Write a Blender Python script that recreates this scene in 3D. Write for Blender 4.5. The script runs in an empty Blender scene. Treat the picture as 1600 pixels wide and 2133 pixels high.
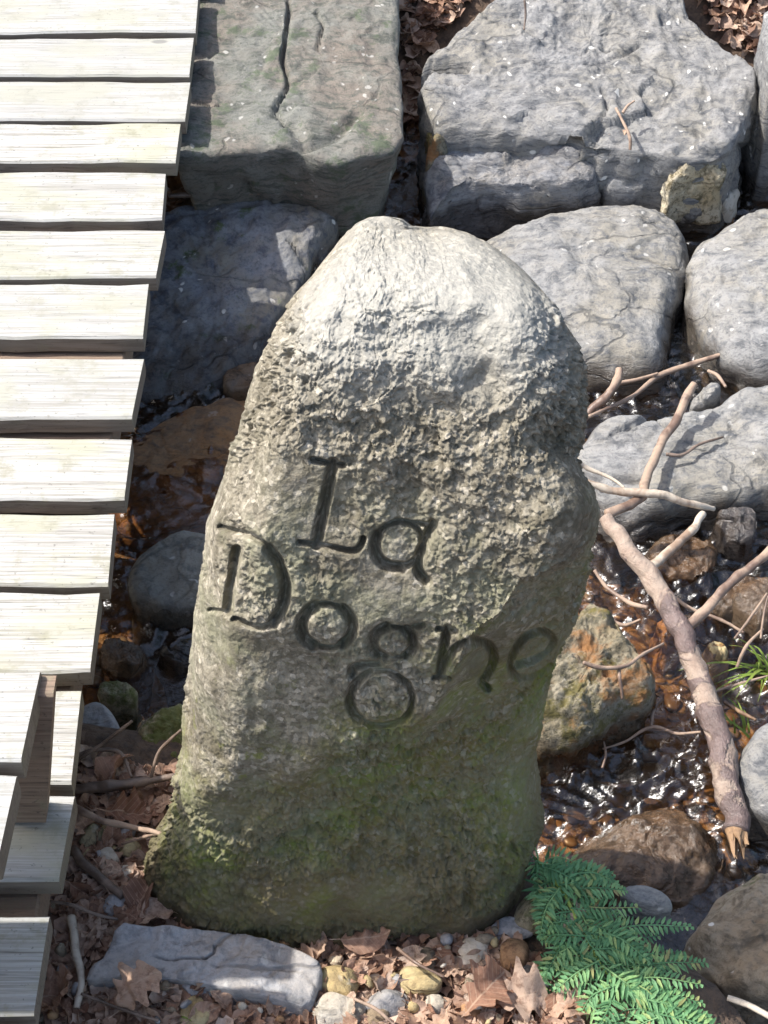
import bpy, math, random
import numpy as np
from mathutils import Vector, Matrix
random.seed(7); rng = np.random.default_rng(11)
S = bpy.context.scene
COL = S.collection
# ------------------------------------------------------------------ camera
CAMZ, DEP, F = 1.9, math.radians(45), 3767.0       # height, look-down angle, focal length in photo pixels
cd = bpy.data.cameras.new('camera'); cam = bpy.data.objects.new('camera', cd); COL.objects.link(cam)
cam.location = (0, 0, CAMZ); cam.rotation_euler = (math.pi/2-DEP, 0, 0)
cd.sensor_fit = 'VERTICAL'; cd.sensor_height = 24; cd.lens = 24*F/2133.0; cd.clip_start = 0.05; cd.clip_end = 400
S.camera = cam
# ------------------------------------------------------------------ light
SUN = Vector((-0.58, 0.08, 0.80)).normalized()
w = bpy.data.worlds.new('World'); S.world = w; w.use_nodes = True
nt = w.node_tree; bg = nt.nodes['Background']
sk = nt.nodes.new('ShaderNodeTexSky'); sk.sky_type = 'NISHITA'; sk.sun_disc = False; sk.air_density = 1.0; sk.dust_density = 3.0; sk.ozone_density = 0.6
sk.sun_elevation = math.asin(SUN.z); sk.sun_rotation = math.atan2(SUN.x, SUN.y)
nt.links.new(sk.outputs[0], bg.inputs[0]); bg.inputs[1].default_value = 0.15
sd = bpy.data.lights.new('sun', 'SUN'); sd.energy = 3.2; sd.angle = math.radians(0.8); sd.color = (1, 0.97, 0.925)
so = bpy.data.objects.new('sun', sd); COL.objects.link(so); so.rotation_euler = SUN.to_track_quat('Z', 'Y').to_euler(); so.location = (-3, 1, 5)
S.view_settings.view_transform = 'Standard'; S.view_settings.look = 'None'; S.view_settings.gamma = 1
S.view_settings.exposure = 1.2
S.render.engine = 'CYCLES'
S.cycles.max_bounces = 6; S.cycles.diffuse_bounces = 3; S.cycles.glossy_bounces = 2; S.cycles.transmission_bounces = 2; S.cycles.transparent_max_bounces = 5
WATER = -0.15
# ------------------------------------------------------------------ maths helpers
cp, sp = math.cos(DEP), math.sin(DEP)
def ray(px, py):
    u = (np.asarray(px, float)-800)/F; v = (1066.5-np.asarray(py, float))/F
    return u, cp+v*sp, -sp+v*cp
def at_z(px, py, z):
    a, b, c = ray(px, py); t = (z-CAMZ)/c
    return Vector((a*t, b*t, z))
def at_y(px, py, Y):
    a, b, c = ray(px, py); t = Y/b
    return Vector((a*t, Y, CAMZ+c*t))
def at_plane(px, py, z0, sy, Yr, sx=0, Xr=0):      # plane z = z0+sy(Y-Yr)+sx(X-Xr)
    a, b, c = ray(px, py); t = (z0-sy*Yr-sx*Xr-CAMZ)/(c-sy*b-sx*a)
    return Vector((a*t, b*t, CAMZ+c*t))
def _hash(i, j, k, seed):
    n = (i*374761393+j*668265263+k*2147483647+seed*974634777) & 0xFFFFFFFF
    n = ((n ^ (n >> 13))*1274126177) & 0xFFFFFFFF
    n = ((n ^ (n >> 16))*2246822519) & 0xFFFFFFFF
    return ((n ^ (n >> 15)) & 0xFFFFFF)/float(0xFFFFFF)*2-1
def noise(P, scale=1.0, seed=0):
    P = np.asarray(P, float)*scale+1000.0
    I = np.floor(P).astype(np.int64); f = P-I; f = f*f*f*(f*(f*6-15)+10)
    r = 0
    for dx in (0, 1):
        wx = f[:, 0] if dx else 1-f[:, 0]
        for dy in (0, 1):
            wy = f[:, 1] if dy else 1-f[:, 1]
            for dz in (0, 1):
                wz = f[:, 2] if dz else 1-f[:, 2]
                r = r+wx*wy*wz*_hash(I[:, 0]+dx, I[:, 1]+dy, I[:, 2]+dz, seed)
    return r
def fbm(P, scale, oct=4, seed=0, g=0.5):
    r = 0; a = 1
    for o in range(oct):
        r = r+a*noise(P, scale*2.03**o, seed+o*17); a *= g
    return r
def smooth(a, b, x):
    t = np.clip((np.asarray(x, float)-a)/(b-a), 0, 1); return t*t*(3-2*t)
def polydist(X, Y, pts):
    d = np.full(np.shape(X), 1e9)
    for (x0, y0), (x1, y1) in zip(pts[:-1], pts[1:]):
        L = (x1-x0)**2+(y1-y0)**2+1e-12
        t = np.clip(((X-x0)*(x1-x0)+(Y-y0)*(y1-y0))/L, 0, 1)
        d = np.minimum(d, np.hypot(X-x0-t*(x1-x0), Y-y0-t*(y1-y0)))
    return d
def chips(X, Y, cell, seed):                            # crystalline chips: each cell a small tilted plane
    gx0 = np.floor(X/cell).astype(np.int64); gy0 = np.floor(Y/cell).astype(np.int64); bd = np.full(X.shape, 1e9); out = np.zeros(X.shape)
    for i in (-1, 0, 1):
        for j in (-1, 0, 1):
            a, b = gx0+i, gy0+j; z = np.zeros_like(a)
            sx = (a+0.5+0.5*_hash(a, b, z, seed))*cell; sy = (b+0.5+0.5*_hash(a, b, z, seed+1))*cell; d = (X-sx)**2+(Y-sy)**2
            v = 0.55*_hash(a, b, z, seed+2)+0.9*(_hash(a, b, z, seed+3)*(X-sx)+_hash(a, b, z, seed+4)*(Y-sy))/cell
            m = d < bd; out = np.where(m, v, out); bd = np.where(m, d, bd)
    return out
def inpoly(X, Y, pts):
    r = np.zeros(np.shape(X), bool); n = len(pts)
    for i in range(n):
        x0, y0 = pts[i]; x1, y1 = pts[(i+1) % n]
        if y0 == y1: continue
        c = ((y0 > Y) != (y1 > Y)) & (X < (x1-x0)*(Y-y0)/(y1-y0)+x0)
        r ^= c
    return r
def spline(pts, n):
    P = np.array([tuple(p) for p in pts], float)
    if len(P) < 3: return np.array([P[0]+(P[-1]-P[0])*t for t in np.linspace(0, 1, n)])
    Q = np.vstack([2*P[0]-P[1], P, 2*P[-1]-P[-2]]); out = []
    for t in np.linspace(0, len(P)-1-1e-6, n):
        i = int(t); f = t-i; a, b, c, d = Q[i:i+4]
        out.append(0.5*(2*b+(c-a)*f+(2*a-5*b+4*c-d)*f*f+(3*b-a-3*c+d)*f**3))
    return np.array(out)
# ------------------------------------------------------------------ object helpers
def mesh(name, V, Fc, smoothing=True):
    m = bpy.data.meshes.new(name); V = np.asarray(V, np.float64)
    m.from_pydata(V.tolist() if len(V) < 60000 else V, [], Fc if not isinstance(Fc, np.ndarray) else Fc.tolist())
    if smoothing: m.polygons.foreach_set('use_smooth', np.ones(len(m.polygons), bool))
    m.update(); return m
def link(name, m, material=None, parent=None, loc=None, rot=None, scale=None):
    o = bpy.data.objects.new(name, m); COL.objects.link(o)
    if material is not None and m is not None:
        if not m.materials: m.materials.append(material)
    if parent is not None: o.parent = parent
    if loc is not None: o.location = loc
    if rot is not None: o.rotation_euler = rot
    if scale is not None: o.scale = scale if hasattr(scale, '__len__') else (scale,)*3
    return o
def tag(o, label, cat, group=None, kind=None):
    if label: o['label'] = label
    if cat: o['category'] = cat
    if group: o['group'] = group
    if kind: o['kind'] = kind
    return o
def rebased(V):                                       # base point of a vertex cloud, and the cloud relative to it
    V = np.asarray(V, float); c = np.array([V[:, 0].mean(), V[:, 1].mean(), V[:, 2].min()]); return c, V-c
# ------------------------------------------------------------------ node helpers
class NT:
    def __init__(s, name):
        s.m = bpy.data.materials.new(name); s.m.use_nodes = True; s.t = s.m.node_tree; s.t.nodes.clear()
        s.out = s.n('ShaderNodeOutputMaterial'); s._pos = None
    def n(s, typ, ins=None, **at):
        d = s.t.nodes.new(typ)
        for k, v in at.items(): setattr(d, k, v)
        for k, v in (ins or {}).items():
            if isinstance(v, bpy.types.NodeSocket): s.t.links.new(v, d.inputs[k])
            else: d.inputs[k].default_value = v
        return d
    def pos(s):
        if s._pos is None: s._pos = s.n('ShaderNodeNewGeometry')
        return s._pos.outputs['Position']
    def objco(s): return s.n('ShaderNodeTexCoord').outputs['Object']
    def sc(s, vec, v): return s.n('ShaderNodeMapping', {'Vector': vec, 'Scale': v}).outputs[0]
    def noise(s, vec, scale, detail=4, rough=0.55, dist=0): return s.n('ShaderNodeTexNoise', {'Vector': vec, 'Scale': scale, 'Detail': detail, 'Roughness': rough, 'Distortion': dist}).outputs['Fac']
    def vor(s, vec, scale, feature='F1', out='Distance', rnd=1.0): return s.n('ShaderNodeTexVoronoi', {'Vector': vec, 'Scale': scale, 'Randomness': rnd}, feature=feature).outputs[out]
    def mr(s, v, a, b, c=0.0, d=1.0): return s.n('ShaderNodeMapRange', {0: v, 1: a, 2: b, 3: c, 4: d}, interpolation_type='SMOOTHSTEP').outputs[0]
    def ma(s, op, a, b=0.0, clamp=False): return s.n('ShaderNodeMath', {0: a, 1: b}, operation=op, use_clamp=clamp).outputs[0]
    def mix(s, f, a, b, blend='MIX'):
        a = a if isinstance(a, bpy.types.NodeSocket) else (*a, 1)
        b = b if isinstance(b, bpy.types.NodeSocket) else (*b, 1)
        return s.n('ShaderNodeMix', {0: f, 6: a, 7: b}, data_type='RGBA', blend_type=blend).outputs[2]
    def ramp(s, f, stops):
        d = s.n('ShaderNodeValToRGB', {0: f}); e = d.color_ramp.elements
        while len(e) < len(stops): e.new(0.5)
        for i, (p, c) in enumerate(stops): e[i].position = p; e[i].color = (*c, 1)
        return d.outputs[0]
    def sep(s, v): return s.n('ShaderNodeSeparateXYZ', {0: v}).outputs
    def bump(s, h, strength=0.5, dist=0.005, nrm=None):
        ins = {'Height': h, 'Strength': strength, 'Distance': dist}
        if nrm is not None: ins['Normal'] = nrm
        return s.n('ShaderNodeBump', ins).outputs[0]
    def bsdf(s, **k):
        b = s.n('ShaderNodeBsdfPrincipled', {kk.replace('_', ' '): v for kk, v in k.items()})
        s.t.links.new(b.outputs[0], s.out.inputs[0]); return s.m

def rock_mat(name, light, dark, warm=(0.26, 0.21, 0.14), speck=0.5, moss=0.0, mosscol=(0.07, 0.10, 0.02), wetz=WATER+0.035, strata=0.0, rust=0.0, fine=1.0, crack=0.5):
    t = NT(name); p = t.pos()
    warp = t.n('ShaderNodeVectorMath', {0: p, 1: t.n('ShaderNodeVectorMath', {0: t.n('ShaderNodeTexNoise', {'Vector': p, 'Scale': 14.0, 'Detail': 3.0}).outputs['Color'], 1: (0.05, 0.05, 0.05)}, operation='MULTIPLY').outputs[0]}, operation='ADD').outputs[0]
    st = t.sc(warp, (0.45, 1.3, 2.6)) if strata else warp
    big = t.noise(p, 6, 5, 0.65); mid = t.noise(st, 38, 6, 0.72); fn = t.noise(p, 170, 4, 0.8); streak = t.noise(t.sc(warp, (12, 75, 75)), 1, 4, 0.7)
    c = t.mix(t.mr(big, 0.36, 0.66), light, warm)
    c = t.mix(t.mr(mid, 0.47, 0.66), c, dark)
    c = t.mix(t.ma('MULTIPLY', t.mr(streak, 0.52, 0.68), 0.6 if strata else 0.25), c, dark)
    c = t.mix(t.mr(t.noise(p, 17, 5, 0.7), 0.52, 0.72, 0, 0.5), c, tuple(min(1, 1.35*q) for q in light))
    c = t.mix(t.ma('MULTIPLY', t.mr(fn, 0.5, 0.68), 0.6*fine), c, tuple(0.7*q for q in dark))
    pick = t.noise(p, 30, 2); vd = t.vor(warp, 48)
    sm = t.ma('MULTIPLY', t.mr(vd, 0.30, 0.20), t.mr(pick, 0.58, 0.64))
    c = t.mix(t.ma('MULTIPLY', sm, speck), c, (0.60, 0.58, 0.53))
    ed = t.vor(t.sc(warp, (0.6, 1.0, 1.4)), 9, feature='DISTANCE_TO_EDGE'); ck = t.ma('MULTIPLY', t.mr(ed, 0.030, 0.006), t.mr(big, 0.44, 0.60))
    c = t.mix(t.ma('MULTIPLY', ck, crack), c, tuple(0.3*q for q in dark))
    if moss > 0:
        mk = t.mr(t.noise(p, 13, 6, 0.75), 0.62-0.35*moss, 0.72-0.3*moss)
        c = t.mix(t.ma('MULTIPLY', mk, 0.85), c, t.mix(t.noise(p, 60, 3), mosscol, tuple(0.45*x for x in mosscol)))
    if rust > 0:
        c = t.mix(t.ma('MULTIPLY', t.mr(t.noise(p, 11, 5, 0.7), 0.6-0.3*rust, 0.75-0.3*rust), 0.85), c, (0.20, 0.085, 0.022))
    z = t.sep(p)[2]
    wet = t.mr(t.ma('ADD', z, t.ma('MULTIPLY', t.ma('SUBTRACT', t.noise(p, 20, 4), 0.5), 0.08)), wetz+0.035, wetz-0.005)
    c = t.mix(wet, c, t.mix(1.0, c, (0.33, 0.30, 0.28), 'MULTIPLY'))
    rough = t.ma('SUBTRACT', 0.85, t.ma('MULTIPLY', wet, 0.66))
    h = t.ma('ADD', t.ma('ADD', mid, t.ma('MULTIPLY', streak, 0.6)), t.ma('MULTIPLY', fn, 0.4*fine)); h = t.ma('SUBTRACT', h, t.ma('MULTIPLY', ck, 0.8*crack))
    return t.bsdf(Base_Color=c, Roughness=rough, Normal=t.bump(h, 0.75, 0.006))

M_grey = rock_mat('grey_schist', (0.21, 0.208, 0.203), (0.088, 0.09, 0.094), (0.215, 0.20, 0.168), 0.9, strata=1)
M_green = rock_mat('greenish_slab_rock', (0.15, 0.15, 0.13), (0.06, 0.064, 0.052), (0.155, 0.13, 0.105), 0.4, moss=0.25, mosscol=(0.085, 0.11, 0.06), strata=1)
M_dark = rock_mat('dark_wet_rock', (0.17, 0.178, 0.195), (0.07, 0.074, 0.088), (0.17, 0.155, 0.125), 0.9, moss=0.14, wetz=WATER+0.035)
M_warm = rock_mat('pale_warm_rock', (0.228, 0.226, 0.218), (0.095, 0.098, 0.102), (0.225, 0.208, 0.172), 0.5, strata=1)
M_mossrock = rock_mat('mossy_rock', (0.33, 0.29, 0.2), (0.10, 0.085, 0.05), (0.26, 0.2, 0.1), 0.3, moss=0.42, mosscol=(0.10, 0.12, 0.015), fine=1.5)
M_rustrock = rock_mat('rusty_mossy_rock', (0.23, 0.205, 0.15), (0.06, 0.055, 0.035), (0.17, 0.13, 0.065), 0.3, moss=0.32, mosscol=(0.12, 0.10, 0.015), rust=0.45, fine=1.6)
M_brown = rock_mat('brown_streambed_rock', (0.30, 0.23, 0.16), (0.13, 0.095, 0.06), (0.30, 0.18, 0.09), 0.4, wetz=0.3, rust=0.15)
M_orange = rock_mat('orange_wet_bedrock', (0.22, 0.125, 0.06), (0.10, 0.065, 0.04), (0.25, 0.12, 0.04), 0.2, wetz=-9, rust=0.3, strata=1)
M_slate = rock_mat('blue_grey_slate', (0.30, 0.30, 0.305), (0.17, 0.17, 0.175), (0.30, 0.275, 0.25), 0.35, wetz=-9, fine=0.6)
M_drab = rock_mat('drab_river_rock', (0.26, 0.225, 0.165), (0.11, 0.085, 0.055), (0.23, 0.165, 0.10), 0.8, wetz=-9, moss=0.12)
M_ochre = rock_mat('ochre_cobble', (0.44, 0.38, 0.22), (0.22, 0.16, 0.08), (0.40, 0.29, 0.13), 0.2, wetz=-9, fine=0.6)
M_pale = rock_mat('pale_cobble', (0.45, 0.42, 0.36), (0.25, 0.22, 0.17), (0.40, 0.34, 0.26), 0.2, wetz=-9, fine=0.6)
M_redbrown = rock_mat('red_brown_cobble', (0.30, 0.16, 0.075), (0.12, 0.06, 0.03), (0.36, 0.22, 0.11), 0.2, wetz=-9, fine=0.7)
M_white = rock_mat('white_quartz', (0.66, 0.60, 0.5), (0.4, 0.33, 0.24), (0.55, 0.44, 0.3), 0.0, wetz=-9, fine=0.5)

def stone_mat():
    t = NT('carved_granite'); p = t.pos(); x, y, z = t.sep(p)
    cells = t.vor(p, 190, out='Color'); cr = t.sep(cells)[0]
    fn = t.noise(p, 120, 4, 0.7); mid = t.noise(p, 22, 4, 0.6); big = t.noise(p, 6, 3)
    c = t.ramp(cr, [(0.0, (0.05, 0.046, 0.04)), (0.2, (0.13, 0.12, 0.095)), (0.5, (0.225, 0.215, 0.185)), (0.82, (0.32, 0.31, 0.275)), (0.97, (0.58, 0.56, 0.52))])
    c = t.mix(0.5, c, t.mix(t.mr(fn, 0.35, 0.7), (0.275, 0.265, 0.225), (0.10, 0.095, 0.078)))
    c = t.mix(t.mr(mid, 0.40, 0.75, 0, 0.35), c, (0.16, 0.15, 0.11))
    lich = t.ma('MULTIPLY', t.mr(t.noise(p, 15, 6, 0.75, 0.6), 0.47, 0.60), t.mr(z, 0.83, 0.78)); c = t.mix(t.ma('MULTIPLY', lich, 0.72), c, (0.085, 0.078, 0.056))
    pale = t.mr(t.noise(p, 28, 5, 0.75, 0.4), 0.58, 0.68); c = t.mix(t.ma('MULTIPLY', pale, 0.5), c, (0.42, 0.41, 0.37))
    c = t.mix(1.0, c, (0.88, 0.81, 0.70), 'MULTIPLY')
    # paler towards the top, algae film on the damp right-hand foot, brown soil stain at the base, deepened to paint in shade
    c = t.mix(t.mr(z, 0.80, 0.89, 0, 0.6), c, (0.345, 0.34, 0.31))
    al = t.ma('ADD', t.ma('MULTIPLY', t.ma('SUBTRACT', 0.66, z), 1.25), t.ma('MULTIPLY', x, 1.0))
    al = t.ma('ADD', al, t.ma('MULTIPLY', t.ma('SUBTRACT', t.noise(p, 16, 5, 0.7), 0.5), 0.9))
    c = t.mix(t.ma('MULTIPLY', t.mr(al, 0.06, 0.55, 0, 0.95), t.mr(t.ma('ADD', fn, t.ma('MULTIPLY', cr, 0.25)), 0.78, 0.42, 0.45, 1.0)), c, t.mix(t.mr(t.noise(p, 9, 3), 0.4, 0.65), (0.145, 0.118, 0.036), (0.145, 0.18, 0.015)))
    ol = t.ma('MULTIPLY', t.mr(t.noise(p, 10, 5, 0.7), 0.42, 0.62), t.mr(z, 0.80, 0.66)); c = t.mix(t.ma('MULTIPLY', ol, 0.45), c, (0.19, 0.19, 0.115))
    mo = t.ma('MULTIPLY', t.mr(t.noise(p, 30, 4, 0.7), 0.60, 0.68), t.mr(z, 0.60, 0.40))
    c = t.mix(t.ma('MULTIPLY', mo, 0.6), c, (0.16, 0.17, 0.03))
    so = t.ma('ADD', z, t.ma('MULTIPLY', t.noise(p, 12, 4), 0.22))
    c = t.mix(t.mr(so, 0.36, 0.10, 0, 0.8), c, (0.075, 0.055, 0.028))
    b = t.bump(t.ma('ADD', fn, t.ma('MULTIPLY', cr, 0.35)), 0.7, 0.004)
    return t.bsdf(Base_Color=c, Roughness=0.9, Normal=b)
def wood_mat(name, light, dark, tint, brown=0.0):
    t = NT(name); o = t.objco(); r = t.n('ShaderNodeObjectInfo').outputs['Random']
    off = t.n('ShaderNodeCombineXYZ', {0: t.ma('MULTIPLY', r, 37.0), 1: t.ma('MULTIPLY', r, 91.0), 2: 0.0}).outputs[0]
    v = t.n('ShaderNodeVectorMath', {0: o, 1: off}, operation='ADD').outputs[0]
    g = t.noise(t.sc(v, (4.5, 260, 120)), 1, 6, 0.72, 0.6); g2 = t.noise(t.sc(v, (14, 520, 260)), 1, 3, 0.6)
    b = t.noise(t.sc(v, (5, 9, 5)), 1, 4, 0.6)
    c = t.mix(t.mr(g, 0.40, 0.68), light, dark)
    c = t.mix(t.mr(t.noise(t.sc(v, (2.2, 26, 8)), 1, 5, 0.7, 0.8), 0.5, 0.75, 0, 0.55), c, tuple(0.85*k for k in dark))
    c = t.mix(t.mr(b, 0.46, 0.62, 0, 0.8), c, tint)
    cr = t.mr(g2, 0.62, 0.70)
    c = t.mix(t.ma('MULTIPLY', cr, 0.6), c, tuple(0.3*k for k in dark))
    kn = t.vor(t.sc(v, (3.2, 7, 1)), 1); c = t.mix(t.mr(kn, 0.06, 0.035, 0, 0.85), c, tuple(0.22*k for k in dark))
    c = t.mix(t.mr(t.noise(v, 22, 5, 0.7), 0.52, 0.70, 0, 0.6), c, (0.20, 0.19, 0.12))
    c = t.mix(t.mr(t.noise(v, 130, 3, 0.7), 0.62, 0.70, 0, 0.6), c, tuple(0.4*k for k in dark))
    c = t.mix(t.ma('MULTIPLY', r, 0.55), c, tuple(0.72*k for k in light))
    nb = t.bump(t.ma('SUBTRACT', g, t.ma('MULTIPLY', cr, 0.6)), 0.45, 0.003)
    return t.bsdf(Base_Color=c, Roughness=0.8, Normal=nb)
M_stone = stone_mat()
M_wood = wood_mat('weathered_oak', (0.395, 0.388, 0.362), (0.20, 0.186, 0.155), (0.31, 0.302, 0.22))
M_edge = wood_mat('weathered_shaded_plank_edge', (0.22, 0.185, 0.145), (0.12, 0.095, 0.07), (0.2, 0.18, 0.13))  # plank sides: weathered brown, with their shade also put into the colour
M_post = wood_mat('brown_oak', (0.24, 0.17, 0.12), (0.12, 0.08, 0.055), (0.3, 0.24, 0.17))
def leaf_mat(name, cols, trans=0.25, veins=False):
    t = NT(name); g = t.n('ShaderNodeNewGeometry'); isl = g.outputs['Random Per Island']; r = t.n('ShaderNodeObjectInfo').outputs['Random']
    k = t.ma('FRACT', t.ma('ADD', t.ma('MULTIPLY', isl, 3.7), t.ma('MULTIPLY', r, 5.3)))
    c = t.ramp(k, cols); o = t.objco(); p = g.outputs['Position']
    c = t.mix(t.mr(t.noise(p, 90, 4, 0.7), 0.45, 0.75, 0, 0.6), c, tuple(0.5*q for q in cols[0][1]))
    if veins:
        ox, oy, oz = t.sep(o); ay = t.ma('ABSOLUTE', oy); mid = t.mr(ay, 0.022, 0.008)
        sv = t.ma('ABSOLUTE', t.ma('SUBTRACT', t.ma('FRACT', t.ma('MULTIPLY', t.ma('SUBTRACT', ox, t.ma('MULTIPLY', ay, 0.75)), 9.0)), 0.5))
        vv = t.ma('MAXIMUM', mid, t.ma('MULTIPLY', t.mr(sv, 0.10, 0.03), 0.6)); c = t.mix(t.ma('MULTIPLY', vv, 0.5), c, (0.62, 0.46, 0.33))
        c = t.mix(t.mr(t.noise(o, 5, 4, 0.7), 0.52, 0.68, 0, 0.6), c, tuple(0.7*q for q in cols[0][1]))
    vein = t.noise(t.sc(o, (200, 60, 1)), 1, 2)
    b = t.bump(t.ma('ADD', vein, t.noise(p, 160, 3)), 0.5, 0.003)
    pr = t.n('ShaderNodeBsdfPrincipled', {'Base Color': c, 'Roughness': 0.62, 'Normal': b})
    tr = t.n('ShaderNodeBsdfTranslucent', {'Color': c})
    mx = t.n('ShaderNodeMixShader', {0: trans, 1: pr.outputs[0], 2: tr.outputs[0]})
    t.t.links.new(mx.outputs[0], t.out.inputs[0]); return t.m
M_leaf = leaf_mat('dry_leaf', [(0.0, (0.26, 0.125, 0.075)), (0.25, (0.45, 0.265, 0.175)), (0.5, (0.57, 0.39, 0.275)), (0.75, (0.62, 0.48, 0.37)), (0.9, (0.34, 0.18, 0.11)), (1.0, (0.18, 0.10, 0.07))], 0.25, True)
M_litter = leaf_mat('leaf_litter', [(0.0, (0.16, 0.085, 0.055)), (0.35, (0.32, 0.19, 0.125)), (0.7, (0.46, 0.305, 0.215)), (1.0, (0.55, 0.42, 0.33))])
M_fern = leaf_mat('fern_green', [(0.0, (0.07, 0.18, 0.07)), (0.3, (0.12, 0.28, 0.115)), (0.6, (0.18, 0.36, 0.15)), (0.85, (0.25, 0.41, 0.15)), (0.96, (0.32, 0.40, 0.14)), (1.0, (0.30, 0.24, 0.10))], 0.3)
M_grass = leaf_mat('grass_green', [(0.0, (0.16, 0.24, 0.03)), (1.0, (0.26, 0.32, 0.06))], 0.3)
def stem_mat():
    t = NT('green_stem'); return t.bsdf(Base_Color=t.mix(t.noise(t.pos(), 60), (0.22, 0.34, 0.06), (0.33, 0.40, 0.10)), Roughness=0.5)
M_stem = stem_mat()
def bark_mat(name, pale, dark, lo, hi):
    t = NT(name); p = t.pos(); k = t.mr(t.noise(p, 15, 4, 0.6, 0.5), lo, hi)
    f = t.noise(t.sc(p, (90, 90, 30)), 1, 4, 0.7)
    c = t.mix(k, pale, dark); c = t.mix(t.mr(f, 0.5, 0.75, 0, 0.5), c, tuple(0.4*q for q in dark))
    return t.bsdf(Base_Color=c, Roughness=t.ma('SUBTRACT', 0.8, t.ma('MULTIPLY', k, 0.4)), Normal=t.bump(f, 0.5, 0.003))
def branch_mat():
    t = NT('peeling_bark'); p = t.pos(); z = t.sep(p)[2]
    k = t.mr(t.ma('SUBTRACT', t.noise(p, 16, 4, 0.6, 0.5), t.ma('MULTIPLY', t.ma('ADD', z, 0.055), 3.2)), 0.47, 0.56)
    f = t.noise(t.sc(p, (70, 50, 120)), 1, 5, 0.75); g = t.noise(p, 45, 4, 0.7)
    c = t.mix(t.mr(g, 0.35, 0.7), t.mix(k, (0.32, 0.25, 0.195), (0.15, 0.105, 0.092)), t.mix(k, (0.23, 0.165, 0.125), (0.09, 0.062, 0.054)))
    c = t.mix(t.mr(f, 0.55, 0.72, 0, 0.6), c, (0.07, 0.045, 0.035))
    return t.bsdf(Base_Color=c, Roughness=t.ma('SUBTRACT', 0.8, t.ma('MULTIPLY', k, 0.42)), Normal=t.bump(t.ma('SUBTRACT', f, t.ma('MULTIPLY', k, -0.5)), 1.0, 0.005))
M_bark = branch_mat()
M_twig = bark_mat('twig_bark', (0.30, 0.215, 0.155), (0.14, 0.09, 0.065), 0.45, 0.60)
M_twigd = bark_mat('dark_twig_bark', (0.20, 0.145, 0.11), (0.085, 0.06, 0.045), 0.42, 0.58)
M_bare = bark_mat('bare_wood', (0.48, 0.41, 0.32), (0.26, 0.18, 0.125), 0.46, 0.62)
M_split = bark_mat('fresh_split_wood', (0.30, 0.185, 0.10), (0.10, 0.055, 0.032), 0.40, 0.58)
def ground_mat():
    t = NT('soil_and_streambed'); p = t.pos(); z = t.sep(p)[2]
    n1 = t.noise(p, 9, 5, 0.65); n2 = t.noise(p, 60, 4, 0.7); cell = t.sep(t.vor(p, 55, out='Color'))[0]
    soil = t.mix(t.mr(n2, 0.4, 0.65), (0.10, 0.065, 0.042), (0.05, 0.034, 0.024))
    soil = t.mix(t.mr(n1, 0.5, 0.7, 0, 0.6), soil, (0.16, 0.10, 0.065))
    bed = t.ramp(cell, [(0.0, (0.09, 0.055, 0.03)), (0.4, (0.17, 0.095, 0.042)), (0.75, (0.26, 0.15, 0.06)), (1.0, (0.17, 0.13, 0.09))])
    bed = t.mix(t.mr(n1, 0.4, 0.65), bed, (0.12, 0.07, 0.032))
    c = t.mix(t.mr(z, WATER+0.05, WATER+0.01), soil, bed)
    wet = t.mr(z, WATER+0.05, WATER+0.0)
    b = t.bump(t.ma('ADD', n2, t.ma('MULTIPLY', t.vor(p, 55), -0.8)), 0.8, 0.008)
    return t.bsdf(Base_Color=c, Roughness=t.ma('SUBTRACT', 0.9, t.ma('MULTIPLY', wet, 0.5)), Normal=b)
M_ground = ground_mat()
def water_mat():
    t = NT('stream_water'); p = t.pos()
    n = t.noise(t.sc(p, (1, 1.7, 1)), 60, 3, 0.6, 0.8)
    b = t.bump(n, 0.35, 0.006)
    fr = t.n('ShaderNodeFresnel', {'IOR': 1.6, 'Normal': b})
    tr = t.n('ShaderNodeBsdfTransparent', {'Color': (0.84, 0.70, 0.52, 1)})
    gl = t.n('ShaderNodeBsdfGlossy', {'Color': (1, 1, 1, 1), 'Roughness': 0.27, 'Normal': b})
    mx = t.n('ShaderNodeMixShader', {0: fr.outputs[0], 1: tr.outputs[0], 2: gl.outputs[0]})
    t.t.links.new(mx.outputs[0], t.out.inputs[0]); return t.m
M_water = water_mat()

# ================================================================== GROUND
BX = [-40, -2.5, -0.6, -0.2, 0.0, 0.15, 0.24, 0.4, 0.5, 0.8, 1.6, 3.0, 40]
BY = [1.7, 1.7, 1.6, 1.56, 1.5, 1.42, 1.34, 1.2, 1.05, 0.7, 0.0, -1.0, -8]
def tz(X, Y):
    X = np.asarray(X, float); Y = np.asarray(Y, float)
    yb = np.interp(X, BX, BY)
    near = smooth(0.08, -0.10, Y-yb)
    far = smooth(0, 1, (Y-3.02)/0.55)*smooth(30, 1.6, np.abs(X))*1.0
    far = smooth(0, 1, (Y-3.02)/0.55)
    z = -0.245+near*0.235+far*0.33+np.clip(Y-3.4, 0, 60)*0.10
    z = z-np.clip(1.0-Y, 0, 1.2)*0.03
    P = np.stack([X.ravel(), Y.ravel(), 0*X.ravel()], 1)
    return z+(fbm(P, 9, 3, 5)*0.008+fbm(P, 2.2, 2, 9)*0.015).reshape(X.shape)
def axis(lo, hi, d, far, k=14):
    a = np.arange(lo, hi+d/2, d); e = np.geomspace(d, far, k).cumsum()
    return np.concatenate([lo-e[::-1], a, hi+e])
gx = axis(-1.5, 1.5, 0.02, 25); gy = axis(0.2, 4.4, 0.02, 25)
GX, GY = np.meshgrid(gx, gy)
V = np.stack([GX.ravel(), GY.ravel(), tz(GX, GY).ravel()], 1)
GZ = V[:, 2].reshape(GX.shape)
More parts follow.
